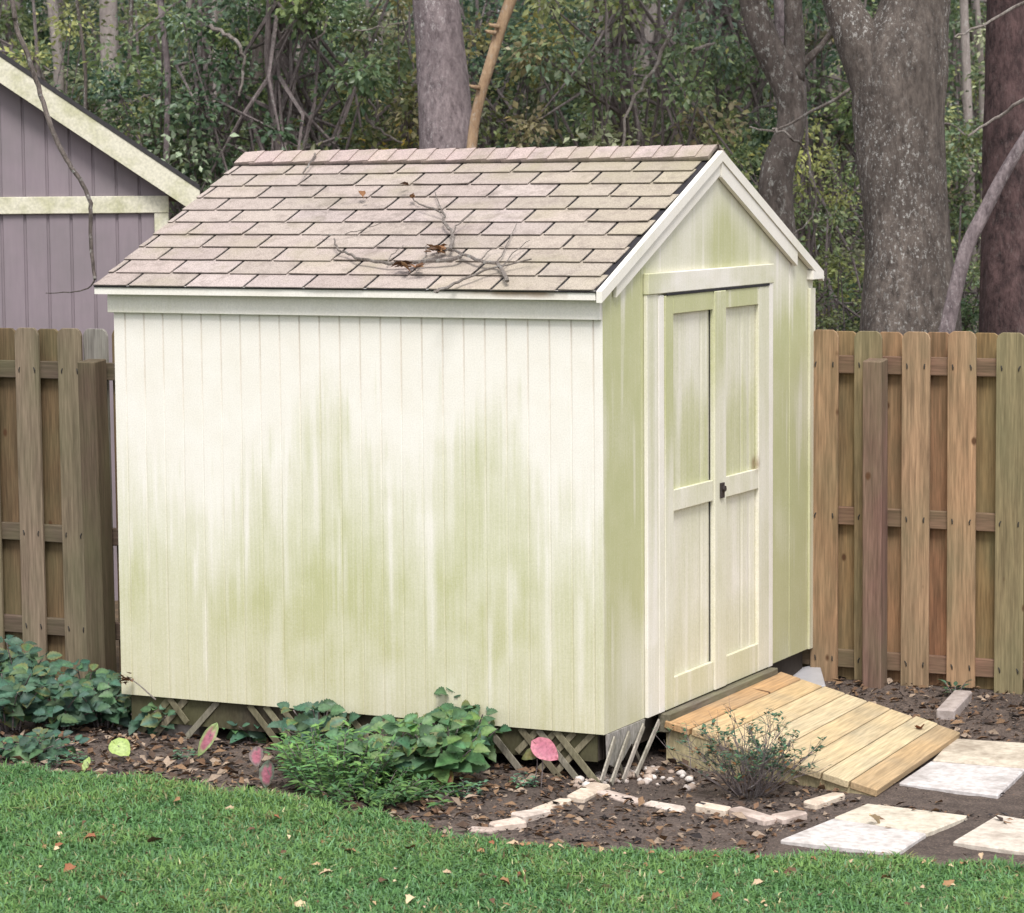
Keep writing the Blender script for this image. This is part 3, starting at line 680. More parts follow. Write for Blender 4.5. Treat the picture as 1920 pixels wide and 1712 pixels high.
# ------------------------------------------------------------------ ramp
RAMP_G = empty('wooden_ramp', (.55, 1.1, -.24), 'short ramp of new yellow pine planks leading up to the shed doors', 'ramp')
TL, TR = atz(1247, 1350, -.032), atz(1462, 1259, -.032); FL, FR = atg(1645, 1480, .045), atg(1803, 1374, .045)
def rp(u, v): return (TL*(1-u)+TR*u)*(1-v)+(FL*(1-u)+FR*u)*v
rn = (TR-TL).cross(FL-TL).normalized(); rn = rn if rn.z > 0 else -rn
PC = [(.62, .38, .19), (.70, .50, .27), (.74, .57, .34), (.75, .60, .38), (.70, .53, .31), (.72, .56, .34), (.75, .60, .37), (.58, .40, .22)]
for i in range(8):
    v0, v1 = i/8, (i+1)/8; g_ = .0035; e0, e1 = R.uniform(-.008, .008), R.uniform(-.01, .01)
    P = [rp(e0, v0)+(FL-TL).normalized()*g_, rp(1+e1, v0)+(FL-TL).normalized()*g_, rp(1+e1, v1)-(FL-TL).normalized()*g_, rp(e0, v1)-(FL-TL).normalized()*g_]
    c = sum(P, Vector())/4; ux = (P[1]-P[0]).normalized(); uz = rn; uy = uz.cross(ux)
    loc = [Vector(((p-c).dot(ux), (p-c).dot(uy), (p-c).dot(uz))) for p in P]
    mb = MB(); lo = [q-Vector((0, 0, .034)) for q in loc]; mb.hexa(lo[::-1], loc[::-1]) if (loc[1]-loc[0]).cross(loc[2]-loc[0]).z < 0 else mb.hexa(lo, loc)
    o = mb.build('plank', 'plank', bevel=.004, color=PC[i]); o.parent = RAMP_G
    o.matrix_local = Matrix.Translation(c-RAMP_G.location) @ Matrix((ux, uy, uz)).transposed().to_4x4()
def prism(name, A, B, th, dirv, drop, parent, m, color):
    """board on edge under line A-B, its foot on the ground"""
    mb = MB(); dv = Vector(dirv)*th
    a0, b0_ = Vector((A.x, A.y, gz(A.x, A.y)-.02)), Vector((B.x, B.y, min(B.z-.005, gz(B.x, B.y)-.015)))
    mb.hexa([a0, b0_, b0_+dv, a0+dv], [A, B, B+dv, A+dv]); return mb.build(name, m, parent, color=color)
dn = rn*-.035
prism('side_board', rp(.012, .004)+dn, rp(.012, .985)+dn, .035, (TR-TL).normalized(), 0, RAMP_G, 'lattice', (.72, .60, .36))
prism('side_board', rp(.962, .004)+dn, rp(.962, .985)+dn, .035, (TR-TL).normalized(), 0, RAMP_G, 'lattice', (.55, .45, .26))
# clear scrap beside the top of the ramp
mb = MB(); a, c, d_, e = [atg(*q, .05) for q in ((1478, 1264), (1537, 1257), (1548, 1284), (1505, 1290))]
up = Vector((0, 0, .035)); mb.hexa([p-up for p in (a, e, d_, c)], [a+up*.6, e-up*.2, d_, c+up]); o = mb.build('plastic_scrap', 'plastic', color=(.42, .41, .43), bevel=.004)
tag(rebase(o, (a.x, a.y, gz(a.x, a.y))), 'grey plastic scrap lying between the ramp top and the right fence', 'scrap')

# ------------------------------------------------------------------ fences
def picket_mesh(h, wd=.142, th=.017):
    mb = MB(); cz, cx_ = .035, .028; hw = wd/2; out = [(-hw, 0), (hw, 0), (hw, h-cz), (hw-cx_*.35, h-cz*.35), (hw-cx_, h), (-hw+cx_, h), (-hw+cx_*.35, h-cz*.35), (-hw, h-cz)]
    n = len(out); vs = [(x_, 0, z_) for x_, z_ in out]+[(x_, th, z_) for x_, z_ in out]
    mb.add(vs, [tuple(range(n)), tuple(range(n, 2*n))[::-1]]+[(k, k+n, (k+1) % n+n, (k+1) % n) for k in range(n)]); return mb
def add_picket(parent, x, y, z0, h, color, tilt=0, nails=()):
    mb = picket_mesh(h); o = mb.build('picket', 'picket', bevel=.002, color=color, local=True); o.parent = parent
    o.location = Vector((x, y, z0))-Vector(parent.location); o.rotation_euler = (0, tilt, 0)
    if nails:
        for zz in nails:
            for dx in (-.045, .045):
                k = MB(); d_ = R.uniform(-.004, .004); k.tube([(dx+d_, -.0005, zz-z0-.013), (dx+d_, -.002, zz-z0), (dx-d_, -.0005, zz-z0+.013)], [.003, .004, .003], 6)
                nn = k.build('nail', 'darkmetal', local=True, color=(.05, .045, .04)); nn.parent = o
    return o
def add_post(parent, p0, p1, s, color):
    mb = MB(); h = (p1-p0).length; mb.box((-s/2, -s/2, 0), (s/2, s/2, h)); mb.v[4] = (-s/2, -s/2, h-.01); mb.v[5] = (s/2, -s/2, h-.012)
    o = mb.build('post', 'picket', bevel=.004, color=color, local=True); o.parent = parent; o.location = p0-Vector(parent.location)
    o.rotation_mode = 'QUATERNION'; o.rotation_quaternion = (p1-p0).to_track_quat('Z', 'Y') if False else Vector((0, 0, 1)).rotation_difference((p1-p0).normalized())
def add_rail(parent, x0, x1, y, z, hh, th, color):
    mb = MB(); ln = x1-x0; mb.box((-th/2, -hh/2, 0), (th/2, hh/2, ln)); o = mb.build('rail', 'picket', bevel=.003, color=color, local=True); o.parent = parent
    # local z runs along +X, local y runs up
    o.location = Vector((x0, y, z))-Vector(parent.location); o.matrix_local = Matrix.Translation(o.location) @ Matrix(((0, 0, 1), (1, 0, 0), (0, 1, 0))).to_4x4()
FR_ = empty('board_fence', (1.0, 2.53, -.17), 'tan shadowbox board fence with warm clean boards, right of the shed behind the ramp', 'fence')
YF = 2.50
zt, zm, zb = aty(1760, 688, YF).z, aty(1770, 977, YF).z, aty(1780, 1250, YF).z
tan = [(.48, .29, .17), (.37, .27, .155), (.50, .325, .20), (.54, .325, .19), (.36, .285, .16), (.48, .31, .19), (.40, .29, .17)]
for i, px in enumerate([1460, 1545, 1628, 1716, 1803, 1893, 1980, 2067, 2154, 2241]):
    x = aty(px, 950, YF).x; zb_ = gz(x, YF)+(.0 if i % 2 else .02); zt_ = aty(px, 617+(px-1540)*.024+R.uniform(-2, 2), YF).z
    add_picket(FR_, x, YF, zb_, zt_-zb_, tan[(i+6) % 7], R.uniform(-.004, .004), (zt, zm, zb))
for i, px in enumerate([1420, 1500, 1582, 1668, 1757, 1846, 1934, 2020, 2110, 2200]):
    x = aty(px, 950, YF+.06).x; zb_ = gz(x, YF)+.01; zt_ = aty(px, 618+(px-1540)*.024+R.uniform(-3, 3), YF+.06).z
    add_picket(FR_, x, YF+.057, zb_, zt_-zb_, [(.40, .20, .11), (.34, .22, .10), (.38, .24, .12), (.46, .26, .14)][i % 4], R.uniform(-.004, .004))
for z_ in (zt, zm, zb): add_rail(FR_, aty(1400, 950, YF).x, aty(2260, 950, YF).x, YF+.037, z_, .088, .037, (.28, .155, .11))
p1 = aty(1617, 672, YF-.05); p0 = aty(1640, 1300, YF-.05); p0.z = gz(p0.x, p0.y)-.02; p1.x = p0.x-.005
add_post(FR_, p0, p1, .098, (.27, .16, .13))
x = aty(2120, 900, YF-.05).x; add_post(FR_, Vector((x, YF-.05, gz(x, YF)-.02)), Vector((x, YF-.05, p1.z)), .098, (.215, .13, .095))

FL_ = empty('board_fence', (-3.3, .9, -.16), 'weathered brown-green shadowbox board fence, left of the shed in front of the purple building', 'fence')
YF = .88
zt, zm = aty(70, 694, YF).z, aty(85, 1001, YF).z; zb = .12
for i, px in enumerate([-263, -183, -103, -23, 57, 137]):
    x = aty(px, 900, YF).x; zb_ = gz(x, YF)+.0; zt_ = aty(px-14, 616+R.uniform(-2, 2), YF).z
    add_picket(FL_, x, YF, zb_, zt_-zb_, [(.33, .245, .18), (.29, .225, .155), (.33, .25, .185), (.27, .21, .14)][i % 4], -.004, (zt, zm, zb))
for i, px in enumerate([-223, -143, -63, 17, 97, 186, 240]):
    x = aty(px, 900, YF+.06).x; zb_ = gz(x, YF)+.01; zt_ = aty(px-12, 617+R.uniform(-2, 2), YF+.06).z
    add_picket(FL_, x, YF+.057, zb_, zt_-zb_, (.36, .34, .31) if px == 186 else [(.21, .135, .075), (.23, .15, .08), (.20, .14, .08)][i % 3], -.004)
for z_ in (zt, zm, zb): add_rail(FL_, aty(-300, 900, YF).x, aty(225, 900, YF).x, YF+.037, z_, .086, .037, (.155, .105, .085))
p1 = aty(172, 674, YF-.055); p0 = aty(193, 1280, YF-.055); p0.z = gz(p0.x, p0.y)-.02
add_post(FL_, p0, p1, .104, (.15, .10, .075))

# ------------------------------------------------------------------ purple building behind the left fence
PRZ = .66
PP = atd(314, 480, 17.2); PP.z = -.2
PS = empty('purple_building', PP, 'mauve grey grooved building with mouldy cream trim, behind the left fence', 'building'); PS.rotation_euler.z = PRZ
pu, pv = Vector((math.cos(PRZ), math.sin(PRZ), 0)), Vector((-math.sin(PRZ), math.cos(PRZ), 0))
def atl(px, py, yl=0):
    """pixel -> the building's own coordinates on its wall plane"""
    d = ray(px, py); t = (yl-(CAM-PP).dot(pv))/d.dot(pv); q = CAM+d*t-PP; return Vector((q.dot(pu), yl, q.z))
er = atl(374, 356, -.1); ea = atl(0, 106, -.1); psl = (ea.z-er.z)/(er.x-ea.x)
xr = 0; xl = xr-4.6; xm = (xr+xl)/2
def prz(x): return er.z+psl*((er.x-x) if x > xm else (x-(xm*2-er.x)))
gsp = atl(200, 480).x-atl(157, 480).x
gro = []; x = xr-.16
while x > xl+.05: gro.append(x); x -= gsp
prof = [(xl, 0)]
for gxx in gro[::-1]: prof += [(gxx-.009, 0), (gxx-.006, .010), (gxx+.006, .010), (gxx+.009, 0)]
prof.append((xr, 0)); vs = []; fs = []
for x, d in prof: vs += [(x, d, 0), (x, d, prz(x)-.05)]
for i in range(len(prof)-1): fs.append((2*i, 2*i+2, 2*i+3, 2*i+1))
mb = MB(); mb.add(vs, fs); mb.build('gable_wall', 'purple', PS, local=True)
for xx in (xr-.02, xl):
    mb = MB(); mb.box((xx, .012, 0), (xx+.02, 3, prz(xr)-.06)); mb.build('side_wall', 'purple', PS, local=True)
zt0, zt1 = atl(200, 368, -.02).z, atl(200, 400, -.02).z
mb = MB(); mb.box((xl, -.022, zt1), (xr+.012, -.002, zt0)); mb.build('band_board', 'mould', PS, bevel=.003, local=True)
for x0_, x1_ in ((xr-.075, xr+.010), (xl, xl+.09)):
    mb = MB(); mb.box((x0_, -.018, 0), (x1_, -.001, zt1-.002)); mb.build('corner_board', 'mould', PS, bevel=.003, local=True)
M['proof'] = plain('dark_roofing', (.045, .042, .045)); M['psoff'] = plain('weathered_soffit_wood', (.16, .12, .09))
el = xm*2-er.x; ap = prz(xm)
for xe in (er.x, el):
    for nm, ml, y0_, y1_, top, bot in (('roof', 'proof', -.12, 3.1, .03, .0), ('rake_board', 'mould', -.115, -.09, -.002, -.155), ('soffit', 'psoff', -.089, 3.05, -.06, -.08)):
        mb = MB(); q = [(xe, y0_, prz(xe)), (xm, y0_, ap), (xm, y1_, ap), (xe, y1_, prz(xe))]
        mb.hexa([Vector(k)+Vector((0, 0, bot)) for k in q], [Vector(k)+Vector((0, 0, top)) for k in q]); mb.build(nm, ml, PS, local=True)
#PART3
# ------------------------------------------------------------------ bricks, pavers, pebbles
def slab(name, q, th, m, color, label, cat, group=None, top=0.03, bev=.006):
    P = [atg(*a, top) for a in q]; mb = MB(); zc = sum(p.z for p in P)/len(P)
    lo = [p-Vector((0, 0, th)) for p in P]
    mb.hexa(lo, P) if (P[1]-P[0]).cross(P[2]-P[0]).z > 0 else mb.hexa(lo[::-1], P[::-1])
    c = sum(P, Vector())/4; o = mb.build(name, m, bevel=bev, color=color); rebase(o, (c.x, c.y, zc-th)); return tag(o, label, cat, group)
PAV = [(((1462, 1574), (1682, 1598), (1737, 1562), (1562, 1534)), (.60, .56, .545), 'pale grey square concrete paver half under the lawn edge, nearest the ramp foot'),
       (((1563, 1532), (1738, 1560), (1816, 1529), (1626, 1506)), (.62, .555, .46), 'cream concrete paver with a yellow leaf on it, below the ramp foot'),
       (((1685, 1467), (1871, 1490), (1922, 1441), (1744, 1427)), (.61, .575, .57), 'chalky white concrete paver beside the ramp foot corner'),
       (((1748, 1424), (1926, 1439), (1975, 1396), (1786, 1384)), (.59, .52, .43), 'tan concrete paver farthest from the lawn, at the right of the ramp'),
       (((1786, 1577), (1950, 1600), (2020, 1552), (1870, 1527)), (.61, .54, .47), 'cream concrete paver by the lawn edge at the far right')]
for q, c, lb in PAV: slab('paver', q, .055, 'stone', c, lb, 'paver', 'square concrete pavers', .026, .006)
BR = [((1126, 1492), (1203, 1515), 'long pale brick of the edging row, first right of the white pebbles'), ((1206, 1511), (1288, 1525), 'second pale brick right of the white pebbles in the edging row'),
      ((1306, 1522), (1370, 1533), 'short clean cream brick in the edging row below the thin shrub'), ((1373, 1530), (1448, 1550), 'brick with brown leaves against it in the edging row'),
      ((1452, 1547), (1505, 1536), 'last brick of the edging row before the pavers'), ((1514, 1521), (1576, 1499), 'half sunk pinkish brick between ramp foot and pavers'),
      ((1530, 1472), (1598, 1482), 'pinkish brick lying against the lower left corner of the ramp'),
      ((1072, 1510), (1131, 1482), 'brick at the corner of the edging next to the white pebbles'), ((1003, 1527), (1064, 1507), 'brick of the edging run leading down to the lawn'),
      ((966, 1545), (1026, 1530), 'brick just above the two cream stones at the lawn edge'), ((918, 1560), (985, 1552), 'broad cream stone at the end of the edging, touching the lawn'),
      ((872, 1560), (932, 1566), 'leftmost cream edging stone, partly covered by grass')]
for a, b_, lb in BR:
    p, q = atg(*a), atg(*b_); d = (q-p).normalized(); p = p.lerp(q, R.uniform(.02, .09)); q = q.lerp(p, R.uniform(.02, .09)); sd = Vector((-d.y, d.x, 0)); h = R.uniform(.022, .042); wd = R.uniform(.032, .042); mb = MB()
    n = lambda: R.uniform(-.006, .006)
    P = [p-sd*wd, q-sd*wd, q+sd*wd, p+sd*wd]; P = [Vector((v.x+n(), v.y+n(), gz(v.x, v.y)-.03)) for v in P]
    mb.hexa(P, [v+Vector((n()*.6, n()*.6, .03+h+n()*1.2)) for v in P]); c = R.choice([(.60, .49, .42), (.66, .55, .45), (.55, .45, .40), (.63, .54, .48)])
    o = mb.build('edging_brick', 'stone', bevel=.008, color=c); m_ = (p+q)/2; rebase(o, (m_.x, m_.y, gz(m_.x, m_.y)-.03)); tag(o, lb, 'brick', 'pale bricks edging the planting bed')
for a, b_, wd, h, c, lb in (((1772, 1352), (1806, 1315), .045, .055, (.42, .36, .34), 'grey brown brick lying on the soil near the right fence'),
                            ((1538, 1458), (1570, 1462), .03, .04, (.60, .60, .62), 'small whitish stone tucked under the left edge of the ramp foot')):
    p, q = atg(*a), atg(*b_); d = (q-p).normalized(); sd = Vector((-d.y, d.x, 0)); mb = MB(); P = [p-sd*wd, q-sd*wd, q+sd*wd, p+sd*wd]
    mb.hexa([v-Vector((0, 0, .02)) for v in P], [v+Vector((0, 0, h)) for v in P]); o = mb.build('brick', 'stone', bevel=.007, color=c); m_ = (p+q)/2; rebase(o, (m_.x, m_.y, m_.z-.02)); tag(o, lb, 'brick')
def pebble_mesh(seed):
    bm = bmesh.new(); bmesh.ops.create_icosphere(bm, subdivisions=2, radius=1)
    for v in bm.verts: v.co *= 1+.25*n3(v.co.x*1.3+seed, v.co.y*1.3, v.co.z*1.3); v.co.z *= .62; v.co.y *= .8
    me = bpy.data.meshes.new('pebble'); bm.to_mesh(me); bm.free(); me.materials.append(M['pebble']); me.polygons.foreach_set('use_smooth', [True]*len(me.polygons)); return me
PM = [pebble_mesh(i*7.3) for i in range(4)]
for i in range(95):
    u = R.random(); px = 1075+u*225; py = 1476-16*math.sin(u*3.1)+R.uniform(-14, 16)+(6 if u < .3 else 0)
    p = atg(px, py); s = R.uniform(.011, .026); o = bpy.data.objects.new('pebble', PM[i % 4]); COL.objects.link(o)
    o.location = (p.x, p.y, gz(p.x, p.y)+.012+s*.25); o.scale = (s, s, s); o.rotation_euler = (R.uniform(-.4, .4), R.uniform(-.4, .4), R.uniform(0, 6.3)); k = R.uniform(.8, 1.1)
    o.color = (*[v*k for v in R.choice([(.58, .50, .46), (.55, .44, .37), (.64, .58, .55), (.44, .34, .28)])], 1)
    tag(o, 'white rounded pebble in the heap under the shed corner', 'pebble', 'white pebbles at the shed corner')

# ------------------------------------------------------------------ plants of the bed
def GREEN(k=1, j=.2): 
    b_ = R.choice([(.075, .15, .09), (.06, .125, .085), (.10, .18, .085), (.08, .16, .105)]); q = R.uniform(1-j, 1+j)*k; return tuple(v*q for v in b_)
def hydrangea(px, py, h, n, ls, label, spread=.16, k=1.0, hue=None):
    ls *= 1.08; h *= 1.25; n = int(n*1.4)
    p = atg(px, py); root = empty('hydrangea', p, label, 'plant', 'hydrangeas in the bed'); lf, sm = MB(), MB()
    for s in range(n):
        a = s*2.4+R.uniform(-.4, .4); r = spread*math.sqrt((s+.4)/n); hh = h*R.uniform(.6, 1.0)*(1-.3*r/spread)
        top = Vector((math.cos(a)*r*1.3, math.sin(a)*r*1.3, hh)); mid = Vector((math.cos(a)*r*.5, math.sin(a)*r*.5, hh*.55))
        sm.tube([(math.cos(a)*r*.3, math.sin(a)*r*.3, -.01), mid, top], [.005, .004, .003], 6)
        for lev in range(3):
            t = 1-lev*.28; c = mid*(2-2*t)+top*(2*t-1) if t > .5 else mid*(t*2); L_ = ls*(R.uniform(.55, .75) if lev == 0 else R.uniform(.85, 1.2))
            for j in range(4 if lev == 0 else 2):
                aa = a+lev*1.57+j*(math.pi/2 if lev == 0 else math.pi)+R.uniform(-.35, .35)
                d = Vector((math.cos(aa), math.sin(aa), R.uniform(.15, .6) if lev == 0 else R.uniform(-.25, .3))); col_ = GREEN(k); 
                if hue: col_ = tuple(x*y for x, y in zip(col_, hue))
                lf.leaf(c+d*.02, d, (R.uniform(-.1, .5), R.uniform(-1.1, -.3), R.uniform(.5, 1.0)), L_, L_*R.uniform(.55, .85), (col_ if R.random() > .12 else (.20, .20, .07)), R.uniform(.1, .5), R.uniform(.05, .6), tuple(v*R.uniform(1.2, 1.7) for v in col_), .11, 11, .75)
    o = lf.build('leaves', 'leaf', root, col=True, smooth=True, local=True); sm.build('stem', 'stem', root, local=True); return root
hydrangea(20, 1375, .30, 9, .10, 'tall dark hydrangea against the left fence, leftmost in the bed', .17, .85)
hydrangea(35, 1330, .34, 7, .10, 'highest dark green hydrangea close to the left fence boards', .15, .8)
hydrangea(110, 1372, .20, 8, .095, 'spreading dark hydrangea in front of the left fence, second from the left edge', .17, .85)
hydrangea(195, 1365, .22, 8, .095, 'dark hydrangea at the foot of the brown fence post', .15, .9)
hydrangea(160, 1345, .22, 7, .09, 'dark hydrangea right against the left fence, behind the spreading one', .14, .85)
hydrangea(238, 1352, .17, 6, .085, 'hydrangea tucked between the fence post and the shed corner', .11, .9)
hydrangea(60, 1425, .10, 7, .075, 'low dark hydrangea sprout close to the lawn at the left edge', .16, .85)
hydrangea(295, 1378, .14, 5, .08, 'small hydrangea under the left end of the shed', .12, .9)
hydrangea(345, 1372, .13, 5, .075, 'small hydrangea in front of the tilted skirt boards', .1, .95)
hydrangea(478, 1392, .13, 4, .075, 'sparse hydrangea sprig touching the lower edge of the siding', .11, 1.0)
hydrangea(600, 1425, .25, 6, .095, 'hydrangea with one upright leaf, behind the feathery green clump', .15, .9)
hydrangea(742, 1474, .22, 10, .10, 'light green hydrangea beside the feathery clump, with pale leaves', .17, 1.25, (1.1, 1.0, .8))
hydrangea(830, 1474, .30, 11, .10, 'large leaved green hydrangea in the middle of the bed, reaching the siding', .15, 1.2, (1.1, 1.05, .7))
hydrangea(880, 1438, .31, 10, .10, 'hydrangea right of the large leaved one, its leaves high on the siding', .13, 1.0, (1.0, 1.0, .8))
def fern(px, py, h, n, label, wsp=.2, k=1.0, tall=1.0):
    p = atg(px, py); root = empty('feathery_plant', p, label, 'plant', 'feathery green perennials in the bed'); lf, sm = MB(), MB()
    for s in range(n):
        a = R.uniform(0, 6.28); r = wsp*math.sqrt(R.random()); hh = h*R.uniform(.5, 1.05)
        b0 = Vector((math.cos(a)*r*.7, math.sin(a)*r*.7, 0)); top = b0+Vector((math.cos(a)*r*.7, math.sin(a)*r*.7, hh)); sm.tube([b0, b0.lerp(top, .5)+Vector((0, 0, .01)), top], [.0025, .002, .0015], 5)
        for j in range(9):
            t = .25+.75*j/8; c = b0.lerp(top, t)
            for q in (0, 1):
                aa = R.uniform(0, 6.28); d = Vector((math.cos(aa), math.sin(aa), R.uniform(.0, .9))); kk = k*R.uniform(.7, 1.35); col_ = tuple(v*kk for v in R.choice([(.09, .19, .06), (.12, .22, .06), (.07, .16, .065)]))
                lf.leaf(c, d, (R.uniform(-.3, .3), R.uniform(-.9, .1), 1), R.uniform(.03, .06), R.uniform(.010, .018), col_, R.uniform(.1, .5), .2, None, 0, 3)
    lf.build('leaves', 'leaf', root, col=True, local=True); sm.build('stem', 'stem', root, local=True); return root
fern(632, 1488, .24, 90, 'bright feathery green clump at the lawn edge below the middle of the siding', .2, 1.25)
fern(690, 1508, .11, 40, 'low dark feathery clump right of the bright one, at the lawn edge', .2, .85)
fern(590, 1455, .18, 40, 'feathery green clump behind and left of the brightest one', .12, 1.05)
fern(775, 1508, .06, 18, 'low feathery sprouts beside the bare mulch near the lawn', .16, .8)
for i, (px, py, lb) in enumerate([(150, 1432, 'tiny green weed among dry leaves left of the pale leaf'), (345, 1428, 'small green seedling left of the upright pink leaf'), (110, 1440, 'tiny low weed close to the lawn at the left'), (890, 1485, 'small dark seedling left of the yellow green one'),
                                  (985, 1478, 'small yellow green weed near the pebbles'), (870, 1500, 'tiny grey green seedling on the dark mulch')]):
    p = atg(px, py); root = empty('weed', p, lb, 'weed', 'small weeds in the bed'); lf, sm = MB(), MB(); k = 1.5 if 'yellow' in lb else 1
    for s in range(9):
        a = s*.75+R.random(); d = Vector((math.cos(a), math.sin(a), R.uniform(.3, 1.2))); h_ = R.uniform(.03, .09); t = d.normalized()*h_; sm.tube([(0, 0, -.005), t*.5, t], .0016, 5)
        for q in range(3): lf.leaf(t*(.6+.2*q), Vector((math.cos(a+q*2), math.sin(a+q*2), .3)), (0, 0, 1), R.uniform(.025, .045), R.uniform(.014, .024), GREEN(1.3*k), .3, .25)
    lf.build('leaves', 'leaf', root, col=True, local=True); sm.build('stem', 'stem', root, local=True)
def caladium(px, py, bx, by, ln, wd, edge_c, mid_c, ang, face, label):
    """one heart-shaped leaf on a thin stalk; face = direction the blade looks"""
    b_ = atg(bx, by); tip = aty(px, py, b_.y); root = empty('caladium', b_, label, 'plant', 'caladium leaves in the bed'); sm, lf = MB(), MB()
    c = tip-b_; nrm = Vector(face).normalized(); d = Vector((math.sin(ang)*.9, -.15, -math.cos(ang))).normalized(); d = (d-nrm*d.dot(nrm)).normalized(); sd = d.cross(nrm)
    st = c-d*ln*.3; sm.tube([(0, 0, -.01), st*.5+Vector((.01, 0, .02)), st], [.003, .0025, .002], 6)
    ns, nt = 10, 8; vs, cs, fs = [], [], []
    for i in range(ns+1):
        t = i/ns; hw = wd*.5*(math.sin(math.pi*min(1, t*.97+.03))**.7)*(1.15-.5*t) if 0 < i < ns else .001
        for j in range(nt+1):
            u = -1+2*j/nt; back = -ln*.22*abs(u)*(1-t)**2
            vs.append(c+d*(ln*(t-.5)+back)+sd*(hw*u)+nrm*(.12*hw*u*u-.25*ln*(t-.45)**2+.004*math.sin(i*2+j)))
            e = max(abs(u), abs(t-.45)*1.9); f_ = sst(.45, .85, e+.15*n3(i*.6, j*.6, ln*90)); cs.append(tuple(x*(1-f_)+y*f_ for x, y in zip(mid_c, edge_c)))
    for i in range(ns):
        for j in range(nt): a = i*(nt+1)+j; fs.append((a, a+1, a+nt+2, a+nt+1))
    lf.add(vs, fs); lf.c = cs; lf.build('leaf', 'leaf', root, col=True, smooth=True, local=True); sm.build('stalk', 'stem', root, local=True)
PK, PKL, GR, DG, YG = (.40, .13, .18), (.62, .22, .28), (.30, .42, .16), (.13, .17, .12), (.42, .55, .17)
caladium(386, 1392, 372, 1432, .14, .062, GR, PK, -.5, (.45, -.85, .35), 'upright caladium leaf with pink centre and light green rim')
caladium(481, 1421, 486, 1462, .085, .07, (.20, .16, .15), PK, .3, (.1, -.8, .7), 'small caladium leaf with pink centre, upper of the pair near the lawn')
caladium(500, 1456, 503, 1480, .10, .075, DG, PK, .1, (.1, -.9, .4), 'caladium leaf with dark grey green rim, lower of the pair near the lawn')
caladium(1026, 1409, 1014, 1482, .115, .10, PKL, (.52, .17, .24), 1.2, (.3, -.85, .5), 'bright pink caladium leaf in front of the shed skirting')
caladium(996, 1414, 1000, 1480, .09, .06, (.14, .15, .05), (.18, .16, .05), -1.0, (.2, -.8, .5), 'olive caladium leaf just left of the bright pink one')
caladium(228, 1404, 232, 1434, .11, .10, YG, (.50, .62, .25), 1.0, (.1, -.6, .8), 'single pale yellow green leaf among dry leaves at the left')
caladium(160, 1436, 162, 1452, .06, .035, YG, (.4, .5, .2), -.2, (.1, -.8, .5), 'small pale green leaf next to the lawn at the left')
caladium(715, 1420, 716, 1470, .13, .13, (.30, .34, .12), (.34, .30, .12), .9, (.0, -.75, .65), 'lobed pale green leaf with a reddish middle, in front of the hydrangeas')
caladium(738, 1438, 735, 1478, .11, .10, (.26, .36, .10), (.30, .38, .12), .2, (.1, -.8, .5), 'drooping lime green leaf below the reddish one in the bed')
caladium(837, 1462, 838, 1488, .075, .085, (.17, .16, .05), (.26, .10, .06), .8, (.1, -.7, .6), 'round reddish brown leaf on the mulch below the hydrangea')
# thin azalea in front of the ramp
p = atg(1405, 1497); az = empty('azalea_shrub', p, 'thin twiggy azalea with sparse small leaves, in front of the ramp', 'shrub'); tw, lf = MB(), MB()
def twig(b0, d, ln, r, lev):
    pts = [b0]; q = b0; dd = d.normalized()
    for i in range(4):
        dd = (dd+Vector((R.uniform(-.25, .25), R.uniform(-.25, .25), R.uniform(-.12, .2)))).normalized(); q = q+dd*ln/4; pts.append(q)
    tw.tube(pts, [r*(1-.18*i) for i in range(5)], 5)
    if lev > 0:
        for j in range(3): twig(pts[R.randrange(1, 4)], dd+Vector((R.uniform(-.9, .9), R.uniform(-.9, .9), R.uniform(-.1, .5))), ln*.55, r*.6, lev-1)
    else:
        for j in range(R.choice([0, 2, 4, 6, 8])):
            a = R.uniform(0, 6.28); c = GREEN(R.choice([.8, 1.0, 1.4])); lf.leaf(pts[-1]-dd*R.uniform(0, .04), Vector((math.cos(a), math.sin(a), R.uniform(.1, .9))), (0, 0, 1), R.uniform(.018, .036), R.uniform(.010, .016), c if R.random() > .12 else (.25, .12, .05), .2, .2, None, 0, 3)
for s in range(34):
    a = s*.83; sp = R.uniform(.25, 1.2); twig(Vector((math.cos(a)*.03, math.sin(a)*.03, -.01)), Vector((math.cos(a)*sp, math.sin(a)*sp, .75)), R.uniform(.2, .36), .0034, 2)
tw.build('twig', 'stem', az, local=True); lf.build('leaves', 'leaf', az, col=True, local=True)
p = atg(1790, 1308); sp = empty('sprout', p, 'little dark green sprout at the foot of the right fence', 'plant'); lf = MB(); sm = MB()
for s in range(14):
    a = s*.9; d = Vector((math.cos(a), math.sin(a), R.uniform(.4, 1.6))).normalized(); h_ = R.uniform(.04, .10); sm.tube([(0, 0, -.005), d*h_*.5, d*h_], .0015, 5); lf.leaf(d*h_, d+Vector((0, 0, -.3)), (0, 0, 1), .045, .022, GREEN(.9), .3, .2); lf.leaf(d*h_*.6, Vector((math.cos(a+1), math.sin(a+1), .3)), (0, 0, 1), .04, .02, GREEN(.8), .3, .2)
lf.build('leaves', 'leaf', sp, col=True, local=True); sm.build('stem', 'stem', sp, local=True)
p = atg(1690, 1290)
